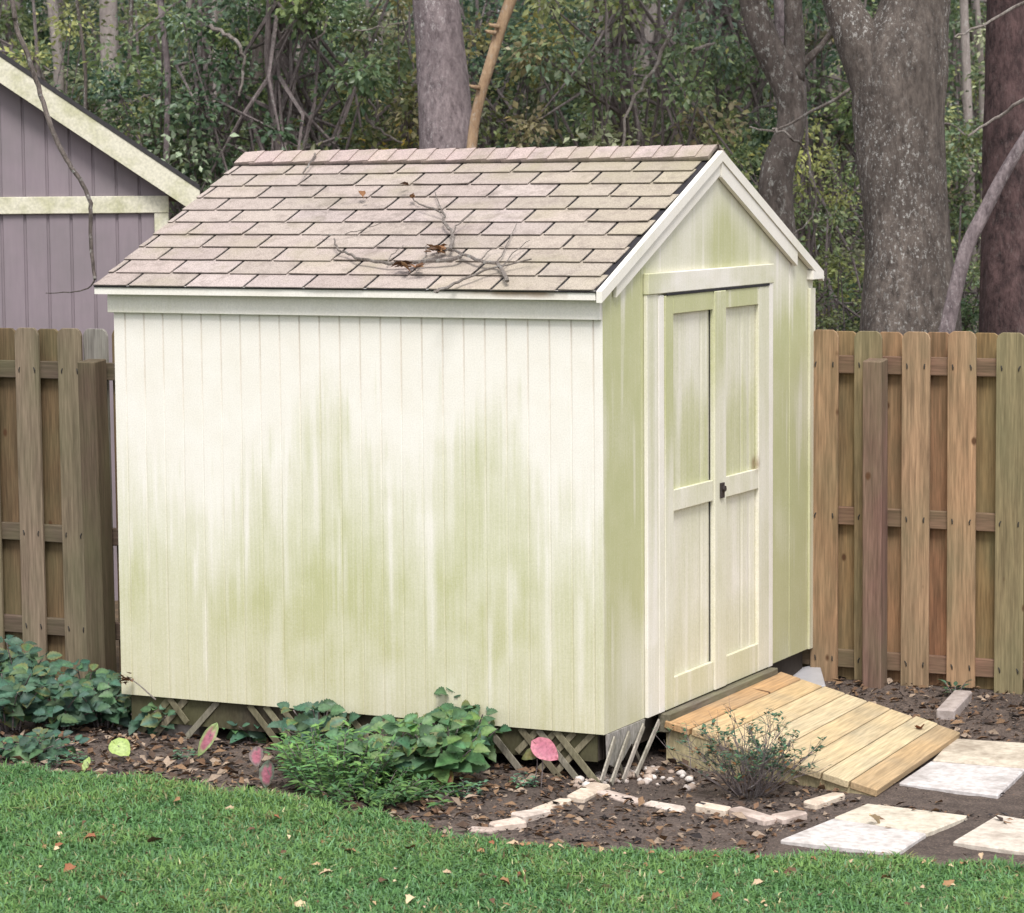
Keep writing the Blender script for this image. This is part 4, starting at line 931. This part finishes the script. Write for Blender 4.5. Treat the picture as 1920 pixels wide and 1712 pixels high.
# dead cluster at the shed's left corner
def curl_leaf(mb, c, ln, col_): 
    a = R.uniform(0, 6.28); mb.leaf(c, Vector((math.cos(a), math.sin(a), R.uniform(-.2, .6))), (R.uniform(-.6, .6), R.uniform(-.6, .6), 1), ln, ln*R.uniform(.4, .65), col_, R.uniform(-.3, .6), R.uniform(.3, .9), None, .12, 5)
BRN = [(.20, .10, .05), (.14, .075, .045), (.26, .15, .08), (.10, .06, .04)]
b_ = aty(284, 1305, -.05); root = empty('dead_sprig', Vector((b_.x, b_.y, gz(b_.x, b_.y))), 'dry brown leafy sprig leaning on the lower left corner of the siding', 'twig'); tw, lf = MB(), MB()
q = [Vector(aty(*a, -.05))-root.location for a in ((292, 1312), (262, 1285), (238, 1268))]; tw.tube(q, [.004, .003, .002], 6)
for i in range(12): curl_leaf(lf, q[2]+Vector((R.uniform(-.035, .03), R.uniform(-.03, .02), R.uniform(-.05, .02))), R.uniform(.025, .05), R.choice(BRN))
tw.build('stalk', 'twig', root, local=True); lf.build('dead_leaves', 'litter', root, col=True, smooth=True, local=True)

# fallen leaves on the lawn and pavers
FLM = []
for i, c in enumerate([(.30, .17, .09), (.42, .30, .17), (.12, .07, .045), (.55, .44, .28), (.26, .11, .06), (.45, .33, .22)]):
    mb = MB(); mb.leaf((-.5, 0, .02), (1, 0, .1), (0, .2, 1), 1.0, .62, c, .3, .5, tuple(v*1.2 for v in c), .18, 6); o = mb.build('fallen_leaf', 'litter', col=True, smooth=True); FLM.append(o.data); bpy.data.objects.remove(o)
LL = [(35, 1540), (110, 1590), (165, 1575), (130, 1632), (245, 1620), (330, 1505), (345, 1690), (430, 1520), (470, 1560), (240, 1655), (195, 1690), (85, 1655), (620, 1530), (770, 1595), (660, 1600), (900, 1600), (985, 1610), (1120, 1640), (1140, 1670), (1100, 1700), (1050, 1695),
      (770, 1690), (720, 1655), (560, 1700), (610, 1640), (840, 1640), (950, 1660), (1240, 1640), (1200, 1690), (1300, 1610), (1410, 1605), (1480, 1640), (1420, 1660), (1540, 1680), (1600, 1620), (1660, 1650), (1700, 1700), (1840, 1608), (1780, 1660), (1880, 1690), (1905, 1640), (290, 1580), (530, 1650), (1340, 1690), (1000, 1570), (390, 1610)]
for i in range(110): LL.append((R.uniform(-10, 1930), R.uniform(1520, 1712)))
for i, (px, py) in enumerate(LL):
    me = FLM[R.randrange(6)]; o = bpy.data.objects.new('fallen_leaf', me); COL.objects.link(o); p = atg(px, py, .04); s = R.uniform(.03, .065) if i < 46 else R.uniform(.016, .036)
    if py < 1600 and p.y > edge(p.x)-.03: p.y = edge(p.x)-.06; p.z = gz(p.x, p.y)+.045
    o.location = (p.x, p.y, p.z+.008); o.scale = (s, s, s*R.uniform(.6, 1.6)); o.rotation_euler = (R.uniform(-.5, .5), R.uniform(-.5, .5), R.uniform(0, 6.28))
    tag(o, 'dry fallen leaf lying in the lawn grass', 'leaf', 'fallen leaves on the lawn')
o = bpy.data.objects.new('fallen_leaf', FLM[3]); COL.objects.link(o); p = atg(1640, 1536, .045); o.location = p; o.scale = (.07, .07, .1); o.rotation_euler = (.2, .5, 1.0); tag(o, 'yellow fallen leaf lying on the cream paver', 'leaf')
o = bpy.data.objects.new('fallen_leaf', FLM[4]); COL.objects.link(o); p = rp(.86, .84)+rn*.006; o.location = p; o.scale = (.07, .07, .1); o.rotation_euler = (.1, .35, 2.0); tag(o, 'curled brown leaf lying on the ramp planks', 'leaf')

# ------------------------------------------------------------------ fallen branches on the roof, hanging vine
def atroof(px, py, h=.03):
    d = ray(px, py); n_ = Vector((0, -SLP, 1)).normalized(); p0 = Vector((0, 1.261, AZ))+n_*h; t = (p0-CAM).dot(n_)/d.dot(n_); return CAM+d*t
def zc(x, y): return (600+x/3.2, 260+y/3.2)
def smooth_path(P, n=4, jit=.004):
    out = []
    for i in range(len(P)-1):
        p0, p1, p2, p3 = P[max(0, i-1)], P[i], P[i+1], P[min(len(P)-1, i+2)]
        for k in range(n):
            t = k/n; out.append(.5*((2*p1)+(p2-p0)*t+(2*p0-5*p1+4*p2-p3)*t*t+(3*p1-p0-3*p2+p3)*t**3)+Vector((R.uniform(-jit, jit), R.uniform(-jit, jit), R.uniform(-jit, jit))))
    out.append(P[-1]); return out
def branch(mb, pl, r0, r1, h=.03, lift=0):
    P = smooth_path([atroof(*zc(*a), h) for a in pl]); n = len(P); mb.tube(P, [r0+(r1-r0)*i/n for i in range(n)], 7, jit=.3)
root = empty('fallen_branch', atroof(*zc(850, 690), .0), 'lichen-grey fallen branch with dead leaves, lying across the middle of the shed roof', 'branch')
def rel(mb): mb.v = [tuple(Vector(v)-root.location) for v in mb.v]; return mb
mb = MB(); branch(mb, [(1125, 850), (1095, 795), (1060, 750), (960, 735), (850, 690), (790, 672), (720, 668)], .009, .005, .028); rel(mb).build('limb', 'twig', root, local=True)
mb = MB(); branch(mb, [(850, 690), (800, 722), (600, 735), (420, 748), (250, 720), (150, 680), (105, 660), (85, 600)], .009, .0035, .03); rel(mb).build('limb', 'twig', root, local=True)
mb = MB(); branch(mb, [(775, 672), (800, 570), (745, 510), (745, 460), (700, 430), (590, 390)], .009, .003, .035); branch(mb, [(800, 560), (830, 510), (905, 450)], .004, .002, .035); rel(mb).build('limb', 'twig', root, local=True)
mb = MB()
for pl in ([(640, 700), (600, 740), (570, 790)], [(400, 745), (430, 700), (500, 640)], [(640, 690), (640, 640)], [(745, 460), (690, 320)], [(590, 390), (545, 350)], [(1100, 770), (1150, 690), (1260, 610)], [(1060, 740), (1120, 640), (1180, 510)], [(600, 735), (520, 770)], [(960, 735), (1020, 670), (1100, 650)]): branch(mb, pl, .0035, .0015, .022)
rel(mb).build('side_twigs', 'twig', root, local=True)
mb = MB()
for cx_, cy_, n in ((690, 672, 13), (735, 680, 6), (490, 762, 9), (535, 768, 6), (580, 772, 4), (545, 352, 3), (260, 352, 2), (520, 292, 2)):
    for k in range(n): curl_leaf(mb, atroof(*zc(cx_+R.uniform(-22, 22), cy_+R.uniform(-12, 10)), R.uniform(.02, .05)), R.uniform(.03, .06), R.choice(BRN))
rel(mb).build('dead_leaves', 'litter', root, col=True, smooth=True, local=True)
def stick(pl, r0, r1, label, h=.028):
    mb = MB(); branch(mb, pl, r0, r1, h); o = mb.build('fallen_stick', 'twig'); rebase(o, mb.v[0]); tag(o, label, 'stick')
stick([(690, 920), (760, 890), (830, 858), (960, 800), (1080, 768), (1270, 722)], .0085, .003, 'bare forked stick hanging over the eave at the middle of the shed roof', .03)
stick([(-30, 92), (-55, 140), (-90, 185), (-110, 215)], .006, .003, 'short pale stick just below the ridge near the left end of the roof', .032)
stick([(-5, 575), (120, 575), (250, 545), (370, 505)], .003, .0015, 'thin dark twig left of the big fallen branch', .02)
def zl(x, y): return (x/2.675, y/2.675)
vine = empty('hanging_vine', aty(*zl(475, 1400), -.03), 'dark bare vine hanging down beside the left end of the shed roof', 'vine'); mb = MB()
P = [aty(20-40*t, -180*t, .2+.3*t) for t in (3, 2, 1)]+[aty(*zl(x_, y_), .2-.24*(y_/1400)) for x_, y_ in ((60, 0), (80, 130), (140, 280), (180, 400), (230, 560), (290, 720), (345, 820), (400, 900), (450, 1000), (455, 1090), (455, 1200), (465, 1300), (476, 1400))]
P = smooth_path(P, 4, .003); n = len(P); mb.tube([p-vine.location for p in P], [.0135-.005*i/n for i in range(n)], 7, jit=.3); mb.build('stem', 'bark_dark', vine, local=True)
mb = MB(); P = smooth_path([aty(*zl(x_, y_), .1) for x_, y_ in ((477, 1395), (440, 1448), (350, 1465), (230, 1470))], 4, .002); mb.tube([p-vine.location for p in P], [.004-.002*i/len(P) for i in range(len(P))], 5); mb.build('side_shoot', 'bark_dark', vine, local=True)

# ------------------------------------------------------------------ woodland: trunks
def trunk_path(D, pts, low=True, top=8.0):
    """pts (px, py, width px) top to bottom -> world path from the ground up, with radii"""
    P = [(atd(x, y, D), w/2*D/F) for x, y, w in pts][::-1]
    if low:
        b_, r = P[0]; nx, rn_ = P[1]; k = (b_-nx)/max(.2, (b_.z-nx.z) if abs(b_.z-nx.z) > .01 else -.2)
        g_ = Vector((b_.x, b_.y, -.3)); P = [(g_, r*1.35), (g_.lerp(b_, .25), r*1.12), (g_.lerp(b_, .6), r*1.03)]+P
    t, r = P[-1]; pv_, pr_ = P[-2]; d = (t-pv_).normalized()
    if top: 
        d = (d+Vector((0, 0, .5))).normalized()
        for k in (1, 2, 3): P.append((t+d*((top-t.z)/3*k), r*(1-.13*k)))
    return P
def add_trunk(mb, P, n=28, step=.07, furrow=.05, seed=0, knob=.05):
    pts, rs = [], []
    for (a, ra), (b_, rb) in zip(P, P[1:]):
        k = max(1, int((b_-a).length/step))
        for i in range(k): t = i/k; pts.append(a.lerp(b_, t)); rs.append(ra+(rb-ra)*t)
    pts.append(P[-1][0]); rs.append(P[-1][1])
    for _ in range(2):
        pts = [pts[0]]+[(pts[i-1]+pts[i]*2+pts[i+1])/4 for i in range(1, len(pts)-1)]+[pts[-1]]; rs = [rs[0]]+[(rs[i-1]+rs[i]*2+rs[i+1])/4 for i in range(1, len(rs)-1)]+[rs[-1]]
    b0 = len(mb.v); mb.tube(pts, rs, n)
    for i in range(len(pts)):
        c = pts[i]
        for k in range(n):
            v = Vector(mb.v[b0+i*n+k]); a = 2*math.pi*k/n
            f_ = furrow*(n3(math.cos(a)*4+seed, math.sin(a)*4, c.z*1.1)+.6*n3(math.cos(a)*9+seed, math.sin(a)*9, c.z*3.5))+knob*n3(math.cos(a)*1.2+seed, math.sin(a)*1.2, c.z*1.7)
            mb.v[b0+i*n+k] = tuple(c+(v-c)*(1+f_))
PALW = np.array([(.065, .10, .07), (.09, .125, .07), (.14, .165, .085), (.20, .215, .12), (.31, .33, .15), (.09, .125, .105), (.19, .145, .11), (.50, .42, .12), (.40, .42, .36)])
PALW = PALW*1.25*np.array((.93, 1.0, 1.02))+.004
PW1 = np.array([.24, .22, .2, .11, .06, .1, .03, .012, .04])
def crown_mesh(name, rng, n, size, lsz, clusters, zc_, spread, pw=PW1, tint=(1, 1, 1)):
    """leaf clusters scattered through a volume"""
    C = rng.normal(0, 1, (clusters, 3)); C /= np.maximum(1, np.linalg.norm(C, axis=1))[:, None]; C = C*rng.uniform(.35, 1, (clusters, 1))*np.array(size)+np.array((0, 0, zc_))
    cr = rng.uniform(.6, 1.3, clusters)*spread; cc = PALW[rng.choice(9, clusters, p=pw/pw.sum())]
    k = rng.integers(0, clusters, n); off = rng.normal(0, .5, (n, 3))*cr[k][:, None]*np.array((1, 1, .7)); P = C[k]+off
    D = off+rng.normal(0, .35, (n, 3))*cr[k][:, None]+np.array((0, 0, -.05)); Nn = rng.normal(0, .6, (n, 3))+np.array((0, 0, 1))
    ln = lsz*rng.uniform(.6, 1.35, n); col_ = (cc[k]*.7+PALW[rng.choice(9, n, p=pw/pw.sum())]*.3)*rng.uniform(.7, 1.35, (n, 1))*np.array(tint)
    V, Fc, CC = leaf_cloud(P, D, Nn, ln, ln*rng.uniform(.45, .7, n), col_); return np_mesh(name, V, Fc, CC, 'woodleaf'), C
HIGH, _ = crown_mesh('crown', NR, 1500, (2.6, 2.6, 1.6), .17, 60, 0, .55)
def tree(label, m, D, stems, name='tree', crown=True, n=28, group=None, furrow=.05, top=8.0, ch=9.0, low=True, seed=0):
    P = [trunk_path(D, s, low and i == 0, top if i == 0 or True else 0) for i, s in enumerate(stems)]
    base = P[0][0][0]; root = empty(name, Vector((base.x, base.y, -.3)), label, 'tree', group)
    for i, p in enumerate(P):
        mb = MB(); add_trunk(mb, p, n if i == 0 else max(10, n-8), .07, furrow, seed+i*9); mb.v = [tuple(Vector(v)-root.location) for v in mb.v]; mb.build('trunk' if i == 0 else 'limb', m, root, smooth=True, local=True)
    if crown:
        o = bpy.data.objects.new('crown', HIGH); COL.objects.link(o); o.parent = root; t = P[0][-1][0]; o.location = Vector((t.x, t.y, ch))-root.location; o.rotation_euler.z = R.uniform(0, 6); o.scale = [R.uniform(.8, 1.1)]*3
    return root
tree('stout pinkish grey trunk rising straight behind the middle of the shed ridge', 'bark_pink', 20, [[(814, -30, 84), (824, 70, 90), (832, 160, 98), (838, 280, 108)]], furrow=.03, seed=1)
tree('massive grey oak trunk with white lichen flecks, forking high behind the right fence', 'bark_oak', 16.8,
     [[(1725, -40, 120), (1712, 40, 135), (1692, 110, 172), (1683, 200, 166), (1690, 300, 160), (1697, 400, 158), (1704, 500, 166), (1708, 600, 188), (1708, 660, 195)], [(1560, -40, 60), (1583, 20, 70), (1612, 80, 90), (1650, 150, 115), (1672, 215, 120)]], name='oak_tree', n=44, furrow=.05, seed=2)
tree('dark red brown pine trunk at the right edge of the photo', 'bark_pine', 17.5, [[(1902, -30, 100), (1902, 200, 112), (1904, 400, 124), (1906, 620, 134)]], name='pine_tree', n=36, furrow=.06, seed=3)
tree('crooked brown trunk bending left at its fork, left of the oak', 'bark_dark', 19.5,
     [[(1404, -30, 50), (1425, 60, 54), (1450, 110, 58), (1478, 150, 66), (1486, 200, 54), (1484, 250, 50), (1462, 290, 62), (1452, 340, 66), (1458, 400, 62), (1466, 470, 60), (1478, 540, 64)], [(1488, 30, 34), (1490, 70, 36), (1489, 110, 44), (1484, 150, 50)], [(1535, 95, 10), (1520, 108, 15), (1500, 120, 22), (1488, 135, 26)]], name='crooked_tree', n=26, furrow=.06, crown=True, seed=4, top=6.5)
tree('slim pale pinkish trunk behind the purple roof', 'bark_pale', 26, [[(202, -30, 34), (205, 60, 34), (207, 150, 36), (209, 240, 38)]], name='slim_tree', n=20, furrow=.03, seed=5)
tree('greyish mauve trunk far behind the purple roof, at the left', 'bark_pink', 34, [[(105, -30, 50), (104, 60, 52), (100, 140, 54)]], name='slim_tree', n=20, seed=6)
tree('dark brown trunk among leaves, halfway between the purple roof and the shed ridge', 'bark_dark', 27, [[(420, -30, 48), (416, 100, 52), (408, 190, 54), (400, 260, 56)]], name='slim_tree', n=18, seed=7)
tree('faint grey trunk just right of the slim pale one', 'bark_pale', 33, [[(288, -30, 22), (288, 100, 24), (286, 170, 25)]], name='slim_tree', n=14, seed=8)
tree('dark grey trunk directly above the right end of the shed ridge', 'bark_dark', 24, [[(1318, -30, 34), (1322, 60, 36), (1326, 180, 38), (1330, 290, 42)]], name='slim_tree', n=18, seed=9)
tree('thin brown trunk leaning slightly, right of the orange snag', 'bark_dark', 28, [[(1010, -30, 22), (990, 120, 26), (975, 290, 30)]], name='slim_tree', n=14, seed=10)
tree('reddish brown trunk above the right part of the shed ridge', 'bark_pine', 26, [[(1128, -30, 40), (1124, 80, 40), (1118, 200, 42)]], name='slim_tree', n=14, seed=11)
tree('thin grey trunk left of the dark grey one above the ridge', 'bark_pale', 29, [[(1215, -30, 24), (1206, 120, 26), (1190, 290, 28)]], name='slim_tree', n=14, seed=12)
tree('whitish trunk in the gap left of the oak fork', 'bark_pale', 30, [[(1556, -30, 26), (1558, 60, 28), (1562, 160, 30)]], name='slim_tree', n=14, seed=13)
tree('thin pale trunk between the oak and the dark pine', 'bark_pale', 27, [[(1806, -30, 16), (1816, 250, 18), (1822, 500, 20)]], name='slim_tree', n=14, seed=14)
tree('pale grey trunk at the upper left corner, over the purple roof', 'bark_pale', 31, [[(22, -30, 36), (24, 60, 38), (26, 130, 40)]], name='slim_tree', n=14, seed=15)
tree('small dark stem behind the left end of the shed ridge', 'bark_dark', 24, [[(485, 60, 22), (480, 180, 26), (478, 280, 30)]], name='slim_tree', n=14, crown=False, seed=16, top=5)
for i in range(44):
    px = 30+1870*(i+.5)/44+R.uniform(-45, 45); D = R.uniform(21.5, 33); wd = R.choice([7, 9, 12, 16, 22, 28])
    if 1570 < px < 1800 or 770 < px < 890: continue
    tree('thin dark trunk deep among the leaves of the woods', R.choice(['bark_dark', 'bark_pale', 'bark_pale', 'bark_pink', 'bark_pink']), D, [[(px+R.uniform(-25, 25), -30, wd*.9), (px+R.uniform(-6, 6), 130, wd*.95), (px, 330, wd)]], name='slim_tree', n=12, seed=40+i, crown=False, group='thin trunks in the woods')
# orange snag and the leaning dead limb
P = [(atd(x, y, 19.6), w_/2*19.6/F) for x, y, w_ in ((882, 300, 20), (890, 225, 20), (903, 170, 20), (922, 110, 21), (938, 55, 21), (958, 0, 22), (985, -75, 22), (1020, -170, 18))]
P = [(Vector((P[0][0].x-.35, P[0][0].y, -.25)), .055)]+P
mb = MB(); add_trunk(mb, P, 14, .05, .05, 31, .06)
for x, y in ((930, 62), (936, 50), (900, 165)):
    a = atd(x, y, 19.55); mb.tube([a, a+Vector((-.05, -.03, .01)), a+Vector((-.06, -.04, .02))], [.018, .012, .005], 8)
o = mb.build('leaning_snag', 'snag', smooth=True); rebase(o, P[0][0]); tag(o, 'leaning barkless orange pole of dead wood behind the shed ridge', 'dead tree')
P = [(atd(x, y, 16.2), w_/2*16.2/F) for x, y, w_ in ((1770, 640, 30), (1792, 540, 29), (1812, 460, 28), (1842, 405, 27), (1872, 345, 25), (1900, 295, 23), (1935, 240, 21), (1985, 160, 18), (2040, 60, 12))]
P = [(Vector((P[0][0].x-.1, P[0][0].y, -.25)), .06)]+P
mb = MB(); add_trunk(mb, P, 14, .05, .05, 35, .1); o = mb.build('leaning_limb', 'bark_pink', smooth=True); rebase(o, P[0][0]); tag(o, 'bent dead limb leaning from behind the fence across the dark pine', 'dead tree')
def bare(D, paths, label):
    mb = MB(); 
    for pl in paths: P = smooth_path([atd(x, y, D+R.uniform(-.1, .1)) for x, y, w_ in pl], 4, .012); n = len(P); mb.tube(P, [pl[0][2]/2*D/F*(1-.6*i/n) for i in range(n)], 7, jit=.25)
    o = mb.build('bare_branch', 'twig'); p0 = Vector(mb.v[0]); rebase(o, p0); tag(o, label, 'branch')
bare(16.0, [[(2010, 150, 9), (1920, 185, 8), (1862, 225, 7), (1815, 255, 5)], [(1990, -40, 8), (1920, 2, 7), (1840, 50, 5), (1790, 70, 3)]], 'thin bare branches crossing in front of the dark pine trunk')
bare(17.5, [[(1600, 165, 7), (1520, 210, 7), (1450, 245, 7), (1405, 238, 5)], [(1445, 240, 6), (1480, 255, 6), (1512, 285, 6), (1524, 340, 6), (1528, 390, 5), (1510, 425, 4), (1485, 440, 3)]], 'arching bare twig in front of the crooked trunk')
bare(21, [[(1290, -30, 10), (1258, 60, 9), (1222, 135, 8), (1180, 200, 7), (1165, 280, 5)]], 'long bare grey sapling stem slanting above the right half of the ridge')
bare(20, [[(660, 58, 3), (700, 52, 6), (740, 46, 7), (780, 40, 8)]], 'short pale dead branch sticking out left of the stout trunk')
bare(21.5, [[(600, -30, 6), (580, 15, 6), (545, 48, 5), (525, 62, 3)], [(612, 30, 6), (608, 62, 6), (585, 75, 4)]], 'pale curved twigs against the leaves above the left half of the roof')
bare(21.5, [[(690, 160, 8), (682, 200, 8), (690, 225, 7), (720, 250, 6), (755, 268, 4)], [(690, 162, 5), (708, 185, 5), (700, 220, 4)]], 'pale broken hooked branch left of the stout trunk')
bare(22, [[(490, 150, 6), (430, 148, 7), (370, 150, 7), (300, 172, 5), (250, 190, 3)]], 'dark horizontal twig above the purple roof slope')
bare(21, [[(395, 50, 9), (430, 68, 9), (452, 90, 10), (456, 130, 9), (448, 180, 8)]], 'crooked pale branch left of the shed ridge, against the dark trunk')
bare(22, [[(1000, 170, 6), (1080, 130, 7), (1130, 70, 6), (1170, 20, 5)], [(1050, 185, 5), (1100, 165, 6), (1130, 120, 5)]], 'forked bare branch among leaves above the middle of the ridge')
bare(20.5, [[(1298, 98, 9), (1318, 90, 10), (1340, 80, 9)]], 'short broken pale branch stub left of the crooked trunk')

# ------------------------------------------------------------------ woodland: leafy undergrowth trees
VAR = []
for i in range(5):
    rng = np.random.default_rng(100+i); tint = [(1.05, 1, .9), (.85, .95, .95), (1.25, 1.15, .85), (.9, .9, .78), (1.15, 1.1, 1.0)][i]
    me, C = crown_mesh('foliage', rng, 7600, (1.35, 1.35, 2.3), .064, 62, 2.9, .25, PW1, tint); mb = MB()
    rr = random.Random(i)
    mb.tube([(0, 0, -.1), (.05, .02, 1), (.02, -.05, 2.2), (.1, .05, 3.6), (.05, 0, 5)], [.05, .042, .034, .024, .01], 8, jit=.2)
    for j in range(64):
        z = rr.uniform(.8, 4.2); c = C[rr.randrange(len(C))]; a = Vector((.04, 0, z)); e = Vector(c); mb.tube([a, a.lerp(e, .5)+Vector((rr.uniform(-.2, .2), rr.uniform(-.2, .2), rr.uniform(0, .25))), e], [.02, .013, .005], 5, jit=.3)
    st = mb.build('stem', 'stem'); sm_ = st.data; bpy.data.objects.remove(st); VAR.append((me, sm_))
def sapling(loc, v, sc, rz, label, group):
    root = empty('understory_tree', loc, label, 'tree', group)
    for nm, me in (('foliage', VAR[v][0]), ('stem', VAR[v][1])):
        o = bpy.data.objects.new(nm, me); COL.objects.link(o); o.parent = root; o.color = (*R.choice([(1, 1, .95), (1.15, 1.1, .85), (.75, .88, .9), (.75, .78, .72), (1.5, 1.45, 1.25), (1.2, 1.02, .95), (1.05, 1.1, 1.05), (.65, .7, .65)]), 1)
    root.scale = (sc*R.uniform(.9, 1.15), sc*R.uniform(.9, 1.15), sc*R.uniform(.9, 1.1)); root.rotation_euler.z = rz
spots = []
R = random.Random(2024)
for row, (D, npl, sc) in enumerate(((22.5, 8, .85), (25, 9, .9), (28, 10, 1.0), (31.5, 10, 1.05), (35.5, 11, 1.15), (40, 12, 1.3))):
    for i in range(npl):
        px = -60+2040*(i+.5+R.uniform(-.38, .38))/npl
        if D < 24 and (1560 < px < 1960 or 200 < px < 330): continue
        spots.append((px, D+R.uniform(-1, 1), sc*R.uniform(.85, 1.15)))
for px, D, sc in spots:
    p = atd(px, 340, D); sapling(Vector((p.x, p.y, -.25)), R.randrange(5), sc, R.uniform(0, 6.28), 'leafy green understory tree in the woods behind the shed', 'understory trees in the woods')
for px, D, sc, lb in ((1560, 18.3, .5, 'low light green bush between the right end of the shed and the oak'), (1800, 18.6, .5, 'pale green bush between the oak and the dark pine'), (1870, 16.9, .3, 'small leafy sprig at the foot of the dark pine'), (1500, 20.5, .62, 'bush behind the right roof slope, below the crooked trunk')):
    p = atd(px, 340, D); sapling(Vector((p.x, p.y, -.25)), R.choice([2, 4]), sc, R.uniform(0, 6.28), lb, None)
# far woods as one mass
rng = np.random.default_rng(77); n = 80000
px = rng.uniform(-250, 2170, n); D = rng.uniform(44, 64, n)
nb = np.array([n3(a*.006, b*.15, 1) for a, b in zip(px, D)])
base = np.array([tuple(atd(a, 342, b)) for a, b in zip(px, D)]); z = rng.uniform(-.2, 8.5, n)
P = np.c_[base[:, :2], z]; vv = np.array([n3(a*.9, b*.9, c*.9) for a, b, c in P]); ok = vv > .03; P = P[ok]; n = len(P)
cl = PALW[rng.choice(9, n, p=PW1/PW1.sum())]*rng.uniform(.9, 1.8, (n, 1))*(1.1+1.2*vv[ok][:, None])+.03; ln = .14*rng.uniform(.6, 1.4, n)
V, Fc, CC = leaf_cloud(P, rng.normal(0, 1, (n, 3)), rng.normal(0, .6, (n, 3))+np.array((0, -.3, 1)), ln, ln*.6, cl)
o = bpy.data.objects.new('woodland_foliage', np_mesh('woodland_foliage', V, Fc, CC, 'woodleaf')); COL.objects.link(o); tag(o, 'distant mass of leaves closing the view through the woods', 'woods', kind='stuff')
